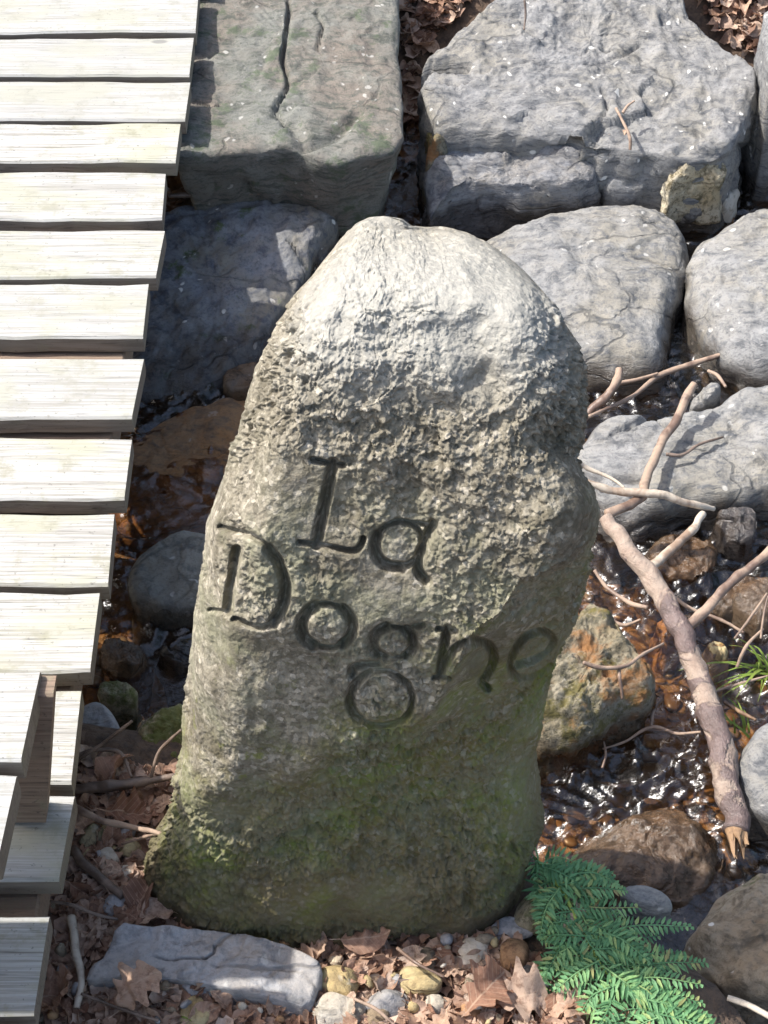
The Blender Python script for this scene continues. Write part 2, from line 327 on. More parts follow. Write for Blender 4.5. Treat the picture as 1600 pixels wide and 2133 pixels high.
def tq(x, y):                                         # quick look-up in the ground grid
    i = min(max(int(np.searchsorted(gx, x))-1, 0), len(gx)-2); j = min(max(int(np.searchsorted(gy, y))-1, 0), len(gy)-2)
    a = (x-gx[i])/(gx[i+1]-gx[i]); b = (y-gy[j])/(gy[j+1]-gy[j])
    return float((GZ[j, i]*(1-a)+GZ[j, i+1]*a)*(1-b)+(GZ[j+1, i]*(1-a)+GZ[j+1, i+1]*a)*b)
def at_g(px, py, dz=0.0):
    z = 0.0
    for _ in range(12):
        p = at_z(px, py, z); z = 0.5*z+0.5*(tq(p.x, p.y)+dz)
    return at_z(px, py, z)
def gridfaces(nr, nc):
    i = np.arange(nr*nc).reshape(nr, nc)
    return np.stack([i[:-1, :-1], i[:-1, 1:], i[1:, 1:], i[1:, :-1]], -1).reshape(-1, 4)
o = link('ground', mesh('ground', V, gridfaces(len(gy), len(gx))), M_ground)
tag(o, 'brown soil bank and stony stream bed around the carved stone', 'ground', kind='structure')
# ------------------------------------------------------------------ water
wx = axis(-0.8, 0.9, 0.0048, 0.5, 10); wy = axis(1.0, 3.1, 0.0048, 0.12, 6)
WX, WY = np.meshgrid(wx, wy); P = np.stack([WX.ravel(), WY.ravel()*1.5, 0*WX.ravel()], 1)
rif = smooth(-0.1, 0.5, fbm(P, 4.0, 2, 77))*0.8                    # where the current breaks into ripples
for (px, py, ra, rb, am) in [(1290, 1580, .20, .17, 1.9), (1180, 1500, .1, .1, 1.7), (1180, 1720, .1, .06, 1.6), (1420, 1260, .15, .12, 1.5), (1560, 1120, .1, .1, 1.5), (1500, 1440, .15, .1, 1.3), (1280, 800, .14, .08, 1.6), (1500, 760, .1, .05, 1), (430, 790, .14, .07, 1.2), (320, 830, .1, .07, 1.2), (290, 900, .08, .1, 1), (245, 1190, .06, .12, 1.2), (330, 1290, .14, .06, 1.2), (380, 950, .12, .06, .7), (1000, 450, .15, .06, .8), (1560, 1780, .08, .08, .8), (1380, 1080, .08, .06, 1)]:
    q = at_z(px, py, WATER); rif = np.maximum(rif, am*np.exp(-(((WX-q.x)/ra)**2+((WY-q.y)/rb)**2)).ravel())
Q = P.copy(); Q[:, 0] += 0.025*noise(P, 14, 3); Q[:, 1] += 0.025*noise(P, 14, 4)
wz = WATER+rif*(0.0040*noise(Q, 25, 31)+0.0090*noise(Q, 46, 32)+0.0062*noise(Q, 90, 33))+0.0016*noise(P, 7, 8)
o = link('water', mesh('water', np.stack([WX.ravel(), WY.ravel(), wz], 1), gridfaces(len(wy), len(wx))), M_water)
tag(o, 'clear brown shallow brook with glinting ripples', 'water', kind='structure')

# ================================================================== BOARDWALK
def plank_mesh(x0, x1, y0, y1, zt, th, seed, skew=0.0, nx=26):
    bev = 0.0035
    prof = [(y0+bev, zt), ((y0+y1)/2, zt+0.0008), (y1-bev, zt), (y1, zt-bev), (y1, zt-th+bev), (y1-bev, zt-th), (y0+bev, zt-th), (y0, zt-th+bev), (y0, zt-bev)]
    n = len(prof); xs = np.linspace(x0, x1, nx); rows = []
    for i, x in enumerate(xs):
        q = np.array([(x, 0, 0), (x, 5, 0), (x, 9, 0)]); e = fbm(q, 7, 3, seed)
        f = (x-x0)/(x1-x0)
        for k, (y, z) in enumerate(prof):
            dy = e[0]*0.0042 if y < (y0+y1)/2-0.001 else (e[1]*0.0042 if y > (y0+y1)/2+0.001 else 0)
            xx = x+(skew*(y-y0)/(y1-y0) if i == nx-1 else 0)
            rows.append((xx, y+dy, z+e[2]*0.0015))
    Fc = []
    for i in range(nx-1):
        for k in range(n):
            a, b = i*n+k, i*n+(k+1) % n
            Fc.append((a, b, b+n, a+n))
    Fc.append(tuple(range(n))); Fc.append(tuple(range((nx-1)*n+n-1, (nx-1)*n-1, -1)))
    return np.array(rows), Fc
DZ = 0.17
walk = link('boardwalk', None, loc=(-0.9, 1.9, WATER-0.1))
tag(walk, 'sunlit weathered timber boardwalk of cross planks beside the carved stone', 'boardwalk')
rows = [(-118, -105+70, 440), (-28, 65, 414), (78, 157, 400), (168, 251, 391), (256, 336, 372), (358, 455, 345), (478, 578, 332), (592, 700, 306), (745, 870, 284), (912, 1037, 268), (1069, 1217, 236), (1233, 1398, 200), (1433, 1630, 163), (1648, 1838, 136), (1900, 2120, 86), (2150, 2400, 30)]
X0 = -1.55
def put_plank(parent, V, Fc, mat, name='plank'):
    c = V.mean(0); m = mesh(name, V-c, Fc, False); o = link(name, m, mat, parent); o.location = Vector(c)-parent.location
    if name == 'plank':
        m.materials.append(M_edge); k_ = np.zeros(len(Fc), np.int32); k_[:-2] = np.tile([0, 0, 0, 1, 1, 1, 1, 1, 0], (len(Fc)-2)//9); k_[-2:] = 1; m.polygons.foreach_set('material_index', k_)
    return o
for i, (ya, yb, xe) in enumerate(rows):
    zt = DZ+random.uniform(-0.003, 0.004); th = 0.031
    pa = at_z(xe, ya, zt); pb = at_z(xe, yb, zt); pe = at_z(xe, (ya+yb)/2, zt)
    V, Fc = plank_mesh(X0, pe.x, pb.y, pa.y, zt, th, i*7, skew=random.uniform(-0.006, 0.006))
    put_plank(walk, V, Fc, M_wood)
def box(x0, x1, y0, y1, z0, z1, b=0.003):
    V = []; Fc = []
    for z, ins in ((z0, b), (z0+b, 0), (z1-b, 0), (z1, b)):
        for x, y in ((x0+ins, y0+ins), (x1-ins, y0+ins), (x1-ins, y1-ins), (x0+ins, y1-ins)): V.append((x, y, z))
    for r in range(3):
        for k in range(4): Fc.append((r*4+k, r*4+(k+1) % 4, r*4+4+(k+1) % 4, r*4+4+k))
    Fc += [(3, 2, 1, 0), (12, 13, 14, 15)]
    return np.array(V), Fc
for xb in (-0.418, -0.95, -1.42):
    w_ = 0.095 if xb > -0.6 else 0.026; xc_ = xb-0.069 if xb > -0.6 else xb; V, Fc = box(xc_-w_, xc_+w_, 0.62, 3.75, DZ-0.036-0.06, DZ-0.0365); put_plank(walk, V, Fc, M_post, 'bearer')  # outermost bearer made extra wide to block sun through the plank gaps
for xb in (-0.49, -0.95, -1.42):
    for yb in (0.8, 2.0, 3.4):
        zg = float(tz(np.array([xb]), np.array([yb]))[0])-0.12
        V, Fc = box(xb-0.04, xb+0.04, yb-0.04, yb+0.04, zg, DZ-0.036-0.0595); put_plank(walk, V, Fc, M_post, 'support_post')
# raised step at the near end, on an upright
step = link('raised_platform', None, loc=(-0.8, 1.0, DZ))
tag(step, 'raised timber platform of grey planks on an upright, above the boardwalk', 'platform')
for i, (ya, yb, xe) in enumerate([(1401, 1588, 60), (1618, 1800, 10), (1835, 2020, -50), (2060, 2280, -105)]):
    zt = 0.41+random.uniform(-0.002, 0.002)
    pa = at_z(xe, ya, zt); pb = at_z(xe, yb, zt); pe = at_z(xe, (ya+yb)/2, zt)
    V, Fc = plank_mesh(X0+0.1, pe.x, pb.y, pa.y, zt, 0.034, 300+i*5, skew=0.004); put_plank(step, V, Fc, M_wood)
for (xa, xb2) in ((-0.432, -0.384),):
    yb = 1.222
    V, Fc = box(xa-0.006, xb2-0.006, yb, yb+0.03, DZ-0.002, 0.402)
    tp = V[:, 2] > 0.3; lf = V[:, 0] < -0.41
    V[tp & lf, 0] = -0.3745; V[tp & ~lf, 0] = -0.352
    put_plank(step, V, Fc, M_post, 'upright')
V, Fc = box(-1.4, -1.35, 1.0, 1.05, DZ-0.002, 0.375); put_plank(step, V, Fc, M_post, 'upright')
V, Fc = box(-0.46, -0.435, 0.62, 1.235, 0.30, 0.3765); put_plank(step, V, Fc, M_post, 'bearer')
V, Fc = box(-0.50, -0.455, 0.75, 0.795, DZ-0.002, 0.3765); put_plank(step, V, Fc, M_post, 'upright')

# ================================================================== CARVED STONE
def catrow(pts, ys):                                  # x along y through traced points
    p = np.array(sorted(pts, key=lambda q: q[1]), float); return np.interp(ys, p[:, 1], p[:, 0])
LEFT = [(800, 450), (770, 452), (740, 465), (718, 485), (700, 508), (672, 540), (650, 570), (625, 598), (602, 630), (584, 662), (566, 700), (550, 732), (537, 770), (526, 812), (508, 862), (492, 905), (478, 935), (466, 985), (450, 1035), (432, 1085), (426, 1130), (418, 1185), (410, 1240), (404, 1290), (396, 1390), (388, 1480), (380, 1560), (364, 1620), (343, 1690), (318, 1760), (302, 1800), (298, 1830), (302, 1870), (312, 1900), (318, 1990)]
RIGHT = [(800, 450), (838, 455), (866, 470), (925, 471.5), (965, 482), (1010, 500), (1045, 522), (1080, 548), (1108, 578), (1140, 612), (1163, 645), (1184, 690), (1200, 735), (1213, 785), (1214, 850), (1210, 900), (1200, 945), (1213, 985), (1238, 1025), (1254, 1062), (1254, 1100), (1240, 1160), (1228, 1215), (1212, 1290), (1186, 1345), (1160, 1400), (1140, 1460), (1126, 1520), (1116, 1575), (1124, 1630), (1133, 1690), (1128, 1745), (1112, 1790), (1102, 1840), (1088, 1890), (1070, 1930), (1050, 1990)]
NR, NC = 760, 430
ys = np.concatenate([450+60*np.linspace(0, 1, 70)[:-1]**2, np.linspace(510, 1990, NR-69)])
xl, xr = catrow(LEFT, ys), catrow(RIGHT, ys)
k = np.array([0.25, 0.5, 0.25])
for _ in range(6):
    for a in (xl, xr): a[1:-1] = np.convolve(a, k, 'valid')
s = np.linspace(-1, 1, NC); s = np.sign(s)*(1-(1-np.abs(s))**1.25)
PX = xl[:, None]+(xr-xl)[:, None]*(s[None]+1)/2; PY = np.repeat(ys[:, None], NC, 1)
yk = [450, 500, 550, 600, 650, 720, 800, 1000, 1300, 1500, 1700, 1955, 1990]
Yk = [1.450, 1.395, 1.335, 1.282, 1.252, 1.234, 1.218, 1.186, 1.148, 1.144, 1.156, 1.140, 1.138]
Yf = np.interp(ys, yk, Yk)
for _ in range(40): Yf[1:-1] = np.convolve(Yf, k, 'valid')
edge = np.abs(s)
wrapL = 0.10*(1-np.sqrt(np.clip(1-np.clip((-s-0.66)/0.34, 0, 1)**1.7, 0, 1)))
wrapR = 0.085*(1-np.sqrt(np.clip(1-np.clip((s-0.66)/0.34, 0, 1)**2.0, 0, 1)))
bow = 0.02*np.minimum(s, 0)**2
topk = smooth(450, 620, ys)
SY = Yf[:, None]+(wrapL+wrapR+bow)[None]*(0.25+0.75*topk)[:, None]
# under-cut facet below a broken ridge on the right; hollow, chips and bulges
ridge = [(1262, 1105), (1180, 1175), (1085, 1215), (1040, 1280), (985, 1325), (905, 1470), (850, 1525), (700, 1570), (520, 1640), (250, 1690)]
below = inpoly(PX, PY, ridge+[(250, 2100), (1400, 2100), (1400, 1105)])
rd = polydist(PX, PY, ridge)*np.where(below, 1, -1)
und = np.where(rd > 0, rd, 0); fade = 1-0.62*smooth(1560, 1900, PY)
SY -= 0.012*np.exp(-np.clip(-rd, 0, None)/70.0)*(rd <= 0)*smooth(800, 1000, PX); SY += fade*0.085*(1-np.exp(-und/130.0))*smooth(300, 900, PX)-0.012*(rd > 0)*smooth(800, 1000, PX)+0.026*(1-np.exp(-und/20.0))*smooth(700, 980, PX)*fade+0.012*(1-np.exp(-und/80.0))*smooth(700, 380, PX)
SY -= 0.045*np.clip(s[None]-0.05, 0, 0.68)*np.exp(-((PY-1090)/230)**2)
wq = np.stack([PX.ravel(), PY.ravel(), 0*PX.ravel()], 1); w1 = 40*noise(wq, 0.012, 151).reshape(PX.shape)
def blur(A, sg):
    kk = np.exp(-0.5*(np.arange(-3*sg, 3*sg+1)/sg)**2); kk /= kk.sum(); pad = 3*sg
    B = np.pad(A, ((pad, pad), (pad, pad)), 'edge')
    B = np.apply_along_axis(lambda r: np.convolve(r, kk, 'valid'), 0, B); return np.apply_along_axis(lambda r: np.convolve(r, kk, 'valid'), 1, B)
SY += 0.014*blur(chips(PX+w1, PY*1.1-w1, 150, 207), 9)*(0.35+0.65*smooth(1000, 700, PY))*smooth(455, 520, PY)+0.005*blur(chips(PX-w1, PY+w1, 75, 211), 4)*(1-0.6*smooth(900, 1000, PY)*smooth(1560, 1480, PY))
SY += 0.018*np.exp(-((PX-1150)/70)**2-((PY-930)/60)**2)          # notch on the right flank
SY += 0.012*np.exp(-((PX-900)/60)**2-((PY-490)/30)**2)
SY -= 0.012*np.exp(-((PX-800)/160)**2-((PY-560)/40)**2)
u, b_, c_ = ray(PX, PY); t_ = SY/b_
SP = np.stack([u*t_, SY, CAMZ+c_*t_], -1)
# ---- lettering traced from the photograph: "La Dogne", cut as V grooves
def ell(cx, cy, rx, ry, a0=0, a1=360, tilt=0, n=40):
    r = math.radians(tilt); out = []
    for a in np.linspace(math.radians(a0), math.radians(a1), n):
        x, y = rx*math.cos(a), ry*math.sin(a); out.append((cx+x*math.cos(r)-y*math.sin(r), cy+x*math.sin(r)+y*math.cos(r)))
    return out
def crv(pts, n=30): return [tuple(p) for p in spline([(x, y, 0) for x, y in pts], n)[:, :2]]
STROKES = [ # polyline, half-width px
    ([(694, 964), (684, 1015), (668, 1090), (659, 1136)], 14), ([(650, 958), (680, 964), (714, 970)], 8), (crv([(622, 1131), (661, 1136), (705, 1144), (738, 1147), (752, 1136), (757, 1122)]), 8),
    (ell(832, 1134, 50, 46, 0, 360, -25), 8.5), (ell(832, 1134, 52, 47, 110, 230, -25), 14), (crv([(902, 1092), (888, 1125), (874, 1160), (874, 1190), (890, 1212)]), 13), ([(845, 1090), (880, 1092), (905, 1100)], 8),
    ([(494, 1146), (486, 1200), (474, 1276)], 13), ([(440, 1272), (462, 1275), (482, 1278)], 7), (crv([(462, 1098), (492, 1108), (530, 1118), (566, 1146), (588, 1186), (595, 1228), (586, 1272), (562, 1302), (528, 1306), (488, 1290)]), 8), (crv([(560, 1142), (584, 1178), (594, 1222), (588, 1264), (570, 1295)]), 14),
    (ell(681, 1305, 51, 47, 0, 360, 5), 8), (ell(681, 1305, 53, 48, 120, 240), 15), (ell(681, 1305, 53, 48, -50, 50), 14),
    (ell(820, 1340, 40, 35), 7.5), (ell(820, 1340, 43, 36, 110, 250), 14), (ell(820, 1340, 42, 36, -50, 50), 13), (crv([(846, 1316), (862, 1308), (882, 1304)]), 8), (crv([(800, 1370), (790, 1380), (786, 1392)]), 10),
    (ell(795, 1460, 65, 58), 8.5), (ell(795, 1460, 66, 58, 130, 250), 12), (crv([(735, 1410), (736, 1396), (760, 1390), (790, 1390)]), 13),
    ([(932, 1314), (924, 1365), (917, 1412)], 12), ([(912, 1313), (950, 1319)], 7), ([(904, 1415), (936, 1416)], 7), (crv([(926, 1385), (945, 1358), (970, 1342), (1002, 1338), (1024, 1352), (1026, 1380), (1014, 1408), (1004, 1424), (1016, 1436)]), 11),
    (crv([(1078, 1386), (1112, 1376), (1142, 1356), (1152, 1334), (1136, 1317), (1106, 1320), (1078, 1344), (1064, 1376), (1068, 1404), (1092, 1416), (1124, 1408), (1148, 1392)]), 9.5)]
groove = np.zeros_like(PX); box_ = (PX > 410) & (PX < 1190) & (PY > 930) & (PY < 1560)
gx_, gy_ = PX[box_], PY[box_]; gv = np.zeros_like(gx_)
jx = noise(np.stack([gx_, gy_, 0*gx_], 1), 0.09, 61)*1.6
for pts, hw in STROKES:
    d = polydist(gx_, gy_, pts)+0.2*jx; hw = hw*0.98
    gv = np.maximum(gv, np.clip(1.1*(1.04-d/hw), 0, 1)**0.85*min(1.1, 0.45+0.55*hw/11.0))
groove[box_] = gv
halo = np.zeros_like(PX); hv = np.zeros_like(gx_)
for pts, hw in STROKES: hv = np.maximum(hv, np.clip(1.9-polydist(gx_, gy_, pts)/hw, 0, 1))
halo[box_] = hv
# ---- rough pecked surface
flat = SP.reshape(-1, 3); N0 = flat
shade = smooth(-10, 60, rd).ravel()
soft = 1+0*shade
wpx = (PX+5*noise(np.stack([PX.ravel(), PY.ravel(), 0*PX.ravel()], 1), 0.12, 53).reshape(PX.shape)+14*noise(np.stack([PX.ravel(), PY.ravel(), 0*PX.ravel()], 1), 0.035, 51).reshape(PX.shape)).ravel(); wpy = (PY+5*noise(np.stack([PX.ravel(), PY.ravel(), 0*PX.ravel()], 1), 0.12, 54).reshape(PX.shape)+14*noise(np.stack([PX.ravel(), PY.ravel(), 0*PX.ravel()], 1), 0.035, 52).reshape(PX.shape)).ravel()
patch = smooth(-0.5, 0.5, noise(flat, 11, 44))                  # areas that broke rougher
rough = fbm(flat, 22, 2, 3)*0.0036+fbm(flat, 8, 2, 41)*0.007
rough = rough+soft*(0.35+0.65*smooth(520, 760, PY).ravel())*(1-0.4*smooth(930, 1000, PY)*smooth(1580, 1480, PY)).ravel()*(0.35+1.15*patch)*(0.0024*chips(wpx, wpy, 27, 7)+0.0021*chips(wpx, wpy, 9.5, 17)+fbm(flat, 90, 3, 21, 0.75)*0.0022-0.004*smooth(0.3, 0.75, noise(flat, 60, 93)))
ridg = 0
gf = groove.ravel()
disp = (rough+ridg)*(1-0.5*halo.ravel())*(1-0.6*np.clip(gf*1.5, 0, 1))*np.repeat(smooth(450, 480, ys), NC)
du = np.gradient(SP, axis=1); dv = np.gradient(SP, axis=0); nn = np.cross(du, dv); nn /= np.linalg.norm(nn, axis=-1, keepdims=True)+1e-12
nn = nn.reshape(-1, 3); nn *= np.where((nn@np.array([0, -0.7, 0.7]) < 0), -1, 1)[:, None]
nn = nn*0.75+np.array([0, -0.72, 0.30]); nn /= np.linalg.norm(nn, axis=1, keepdims=True)
flat = flat+nn*disp[:, None]+np.array([0.0, 0.82, -0.57])[None]*(gf*(0.0172+0.004*smooth(880, 980, PX).ravel()))[:, None]
# ---- back shell
NB = 26; front = flat.reshape(NR, NC, 3) if len(ys) == NR else flat.reshape(len(ys), NC, 3); R_ = front.shape[0]
q = np.linspace(0, 1, NB+2)[1:-1]
L_, Rr = front[:, 0], front[:, -1]
depth = 0.13*np.sqrt(np.clip((ys-450)/260, 0, 1))
back = Rr[:, None]+(L_-Rr)[:, None]*q[None, :, None]; back[:, :, 1] += depth[:, None]*np.sin(q*np.pi)[None]**0.7
back[:, :, 2] -= (0.03*np.sin(q*np.pi))[None]
bf = back.reshape(-1, 3); bf = bf+np.stack([noise(bf, 14, 5), noise(bf, 14, 6), 0*bf[:, 0]], 1)*0.008*np.repeat(smooth(450, 520, ys), NB)[:, None]
ring = np.concatenate([front, bf.reshape(R_, NB, 3)], 1); W = NC+NB
idx = np.arange(R_*W).reshape(R_, W); nx_ = np.roll(idx, -1, 1)
FQ = np.stack([idx[:-1], idx[1:], nx_[1:], nx_[:-1]], -1).reshape(-1, 4)
Vs = ring.reshape(-1, 3)
base = np.array([0.0, 1.25, 0.0])
sm_ = bpy.data.meshes.new('standing_stone')
sm_.vertices.add(len(Vs)); sm_.vertices.foreach_set('co', (Vs-base).ravel())
sm_.loops.add(FQ.size); sm_.loops.foreach_set('vertex_index', FQ.ravel().astype(np.int32))
sm_.polygons.add(len(FQ)); sm_.polygons.foreach_set('loop_start', np.arange(0, FQ.size, 4, dtype=np.int32)); sm_.polygons.foreach_set('loop_total', np.full(len(FQ), 4, np.int32))
sm_.polygons.foreach_set('use_smooth', np.ones(len(FQ), bool)); sm_.update(); sm_.validate()
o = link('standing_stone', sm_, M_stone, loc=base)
tag(o, 'tall upright rough granite stone carved with the words La Dogne', 'stone')

# ================================================================== ROCKS
def chaikin(P, n=2):
    P = np.array(P, float)
    for _ in range(n):
        Q = np.roll(P, -1, 0); P = np.stack([0.75*P+0.25*Q, 0.25*P+0.75*Q], 1).reshape(-1, 2)
    return P
def rock(name, label, cat, outline, plane, zbot, mat, M=130, K=30, L=14, er=0.03, r0=0.72, flare=0.06, amp=0.010, fine=0.003, cracks=(), seed=0, group=None, strata=0.0, corner=2, dome=0.0, undercut=0.0, fsc=40, facet=0.0025):
    amp *= 0.75; fine *= 0.8; strata *= 0.7
    z0, sy, Yr = plane[:3]; sx, Xr = (plane[3:]+(0, 0))[:2] if len(plane) > 3 else (0, 0)
    pts = chaikin([at_plane(x, y, z0, sy, Yr, sx, Xr)[:2] for x, y in outline], corner)
    d = np.hypot(*(np.roll(pts, -1, 0)-pts).T); cum = np.concatenate([[0], d.cumsum()]); tt = np.linspace(0, cum[-1], M, endpoint=False)
    cl = np.vstack([pts, pts[:1]]); B = np.stack([np.interp(tt, cum, cl[:, 0]), np.interp(tt, cum, cl[:, 1])], 1)
    C = B.mean(0); zf = lambda X, Y: z0+sy*(Y-Yr)+sx*(X-Xr)
    rings = []
    rr = 1-(1-np.linspace(0, 1, K+1)[1:])**1.3
    for r in rr:
        XY = C+(B-C)*r; e = np.clip((r-r0)/(1-r0), 0, 1)
        z = zf(XY[:, 0], XY[:, 1])-er*(1-math.sqrt(max(0, 1-e*e)))+dome*(1-r*r)
        rings.append(np.column_stack([XY, z]))
    ztop = rings[-1][:, 2]
    for i in range(1, L+1):
        f = i/L; sc = 1+flare*f-undercut*math.sin(f*math.pi*0.5)
        XY = C+(B-C)*sc
        rings.append(np.column_stack([XY, ztop+(np.minimum(zbot, ztop-0.02)-ztop)*f]))
    V = np.vstack([[[C[0], C[1], zf(*C)+dome]]]+rings)
    amp_d = np.stack([fbm(V, 11, 3, seed+1), fbm(V, 11, 3, seed+2), fbm(V, 11, 3, seed+3)], 1)*amp
    out = V-np.array([C[0], C[1], V[:, 2].mean()]); out[:, :2] *= 0.9; out /= np.linalg.norm(out, axis=1, keepdims=True)+1e-9
    nrm = np.zeros_like(V); nt_ = 1+K*M; nrm[:nt_, 2] = 1; nrm[nt_:] = out[nt_:]; nrm[nt_:, 2] *= 0.3
    fd = fbm(V, fsc, 4, seed+8, 0.6)*fine
    if strata: 
        A = V*np.array([3.0, 9.0, 30.0]); fd = fd+strata*(np.abs(noise(A+0.3*amp_d/amp, 1.6, seed+4))-0.4)
    rs = np.random.default_rng(seed+50); lo, hi = V.min(0), V.max(0); nf = 46 if M > 100 else 18
    sd_ = rs.uniform(lo, hi, (nf, 3)); tl = rs.normal(size=(nf, 3)); wv = np.array([1.0, 1.5, 2.2]); Vw = V+0.02*np.stack([noise(V, 18, seed+61), noise(V, 18, seed+62), noise(V, 18, seed+63)], 1)
    dm = ((Vw[:, None, :]-sd_[None])*wv); near_ = (dm**2).sum(2).argmin(1)
    fac = facet*(rs.normal(size=nf)[near_]*0.5+np.einsum('ij,ij->i', V-sd_[near_], tl[near_])*7)
    fd = fd+np.clip(fac, -2.2*facet, 1.5*facet)
    V2 = V+amp_d+nrm*fd[:, None]
    for pl, wd, dp in cracks:
        c2 = [tuple(at_plane(x, y, z0, sy, Yr, sx, Xr)[:2]) for x, y in pl]
        dd = polydist(V[:, 0], V[:, 1], c2)+np.abs(noise(V, 60, seed+6))*wd*0.3
        V2[:, 2] -= dp*np.clip(1.1-dd/wd, 0, 1)*(np.arange(len(V)) < nt_+2*M)
    Fc = [(0, 1+j, 1+(j+1) % M) for j in range(M)]
    nr = K+L
    i = np.arange(nr*M).reshape(nr, M)+1; n2 = np.roll(i, -1, 1)
    Fc += np.stack([i[:-1], i[1:], n2[1:], n2[:-1]], -1).reshape(-1, 4).tolist()
    Fc.append(tuple(i[-1][::-1].tolist()))
    c, Vr = rebased(V2); o = link(name, mesh(name, Vr, Fc), mat, loc=c)
    tag(o, label, cat, group); return o
ZB = -0.33
rock('slab_rock', 'large flat olive grey rock slab beside the boardwalk beyond the brook', 'rock',
     [(330, -160), (835, -160), (828, 60), (838, 150), (842, 185), (838, 300), (760, 318), (690, 330), (610, 300), (520, 310), (420, 320), (340, 322)],
     (0.115, 0.03, 2.7), ZB, M_green, M=260, K=60, L=26, er=0.014, r0=0.93, flare=-0.02, amp=0.006, fine=0.004, seed=3, corner=1, undercut=0.22,
     cracks=[([(600, 0), (600, 60), (590, 120), (598, 175), (570, 230), (600, 262)], 0.006, 0.02), ([(655, 30), (670, 60), (660, 105)], 0.005, 0.014), ([(605, 255), (640, 300), (690, 285), (740, 235)], 0.02, 0.02), ([(400, 210), (450, 218), (490, 210)], 0.004, 0.01)])
rock('boulder', 'massive pale grey layered boulder speckled white beyond the brook', 'rock',
     [(880, 110), (960, 55), (1040, -10), (1120, -160), (1400, -160), (1425, 5), (1480, 70), (1550, 120), (1585, 160), (1555, 250), (1525, 310), (1440, 320), (1340, 300), (1255, 285), (1150, 272), (1040, 262), (940, 262), (895, 250), (878, 180)],
     (0.055, 0.17, 2.9), ZB, M_grey, M=300, K=90, L=26, er=0.02, r0=0.91, flare=0.02, amp=0.008, fine=0.007, strata=0.011, seed=14, corner=1, facet=0.006,
     cracks=[([(870, 150), (900, 130), (960, 135)], 0.018, 0.05), ([(1000, 150), (1100, 135), (1240, 140), (1330, 100)], 0.006, 0.010), ([(1255, 190), (1262, 240), (1240, 280)], 0.007, 0.014), ([(1260, 100), (1310, 108), (1338, 92)], 0.005, 0.012), ([(960, 215), (1060, 225), (1200, 215)], 0.006, 0.006)])
rock('ledge_rock', 'dark wet ledge of rock at the foot of the massive pale boulder', 'rock',
     [(905, 275), (960, 268), (1060, 272), (1150, 285), (1240, 292), (1250, 340), (1235, 372), (1120, 385), (1000, 380), (920, 400), (890, 430), (885, 340)],
     (-0.005, 0.32, 2.85), ZB, rock_mat('dark_ledge_rock', (0.20, 0.205, 0.215), (0.07, 0.072, 0.08), (0.2, 0.18, 0.15), 0.5, strata=1, wetz=WATER+0.06), M=200, K=36, L=18, er=0.035, r0=0.7, flare=0.02, amp=0.008, fine=0.007, strata=0.012, seed=23, corner=1, facet=0.006)
rock('moss_clump', 'orange brown mossy clump on the left shoulder of the massive boulder', 'moss', [(884, 160), (925, 148), (955, 165), (962, 215), (940, 270), (905, 330), (884, 330)], (0.03, 0.3, 2.9), ZB, M_rustrock, M=110, K=26, L=12, er=0.03, r0=0.4, amp=0.012, fine=0.010, seed=25)
rock('ledge_rock', 'blue grey blocky rock between the dark ledge and the crusty lichened stone', 'rock',
     [(1258, 300), (1330, 285), (1400, 300), (1400, 350), (1385, 375), (1300, 378), (1255, 372)],
     (-0.03, 0.18, 2.85), ZB, M_grey, M=120, K=26, L=14, er=0.03, r0=0.6, amp=0.006, fine=0.004, seed=27)
rock('crusty_rock', 'small crusty lichen-covered rock at the corner of the massive boulder', 'rock',
     [(1392, 330), (1405, 285), (1440, 262), (1480, 285), (1512, 300), (1520, 335), (1500, 350), (1450, 345), (1415, 362), (1395, 370)],
     (0.02, 0.3, 2.85), -0.12, rock_mat('crusty_pale_rock', (0.5, 0.45, 0.34), (0.10, 0.08, 0.04), (0.35, 0.27, 0.15), 0.3, wetz=-9, fine=1.6), M=110, K=24, L=12, er=0.03, r0=0.4, amp=0.009, fine=0.008, seed=31)
rock('mossy_dark_rock', 'dark blue grey wet rock with moss and debris beside the boardwalk', 'rock',
     [(250, 440), (350, 412), (470, 405), (560, 404), (650, 412), (705, 428), (690, 470), (640, 540), (605, 620), (560, 700), (500, 750), (430, 805), (330, 815), (230, 800)],
     (-0.035, 0.24, 2.72), ZB, M_dark, M=200, K=44, L=16, er=0.03, r0=0.8, amp=0.010, fine=0.006, seed=41,
     cracks=[([(600, 500), (640, 540), (650, 545)], 0.008, 0.015)])
rock('rounded_rock', 'broad pale grey rounded rock directly behind the carved stone', 'rock',
     [(960, 500), (1050, 455), (1150, 425), (1290, 408), (1370, 412), (1432, 450), (1446, 490), (1425, 560), (1412, 650), (1395, 740), (1320, 760), (1230, 745), (1100, 740), (980, 640)],
     (-0.075, 0.06, 2.5), ZB, M_warm, M=220, K=50, L=16, er=0.05, r0=0.74, amp=0.012, fine=0.004, strata=0.004, seed=52, dome=0.025,
     cracks=[([(1060, 535), (1180, 535), (1300, 545), (1420, 560)], 0.006, 0.010), ([(1150, 470), (1250, 480), (1400, 470)], 0.005, 0.006)])
rock('rounded_rock', 'pale grey egg-shaped boulder across the narrow channel from the broad rounded rock', 'rock',
     [(1450, 505), (1490, 455), (1540, 415), (1640, 400), (1760, 440), (1790, 600), (1720, 740), (1600, 755), (1530, 720), (1470, 670), (1438, 620), (1434, 560)],
     (-0.055, 0.05, 2.5), ZB, M_warm, M=180, K=44, L=16, er=0.06, r0=0.66, amp=0.012, fine=0.004, strata=0.003, seed=61, dome=0.02)
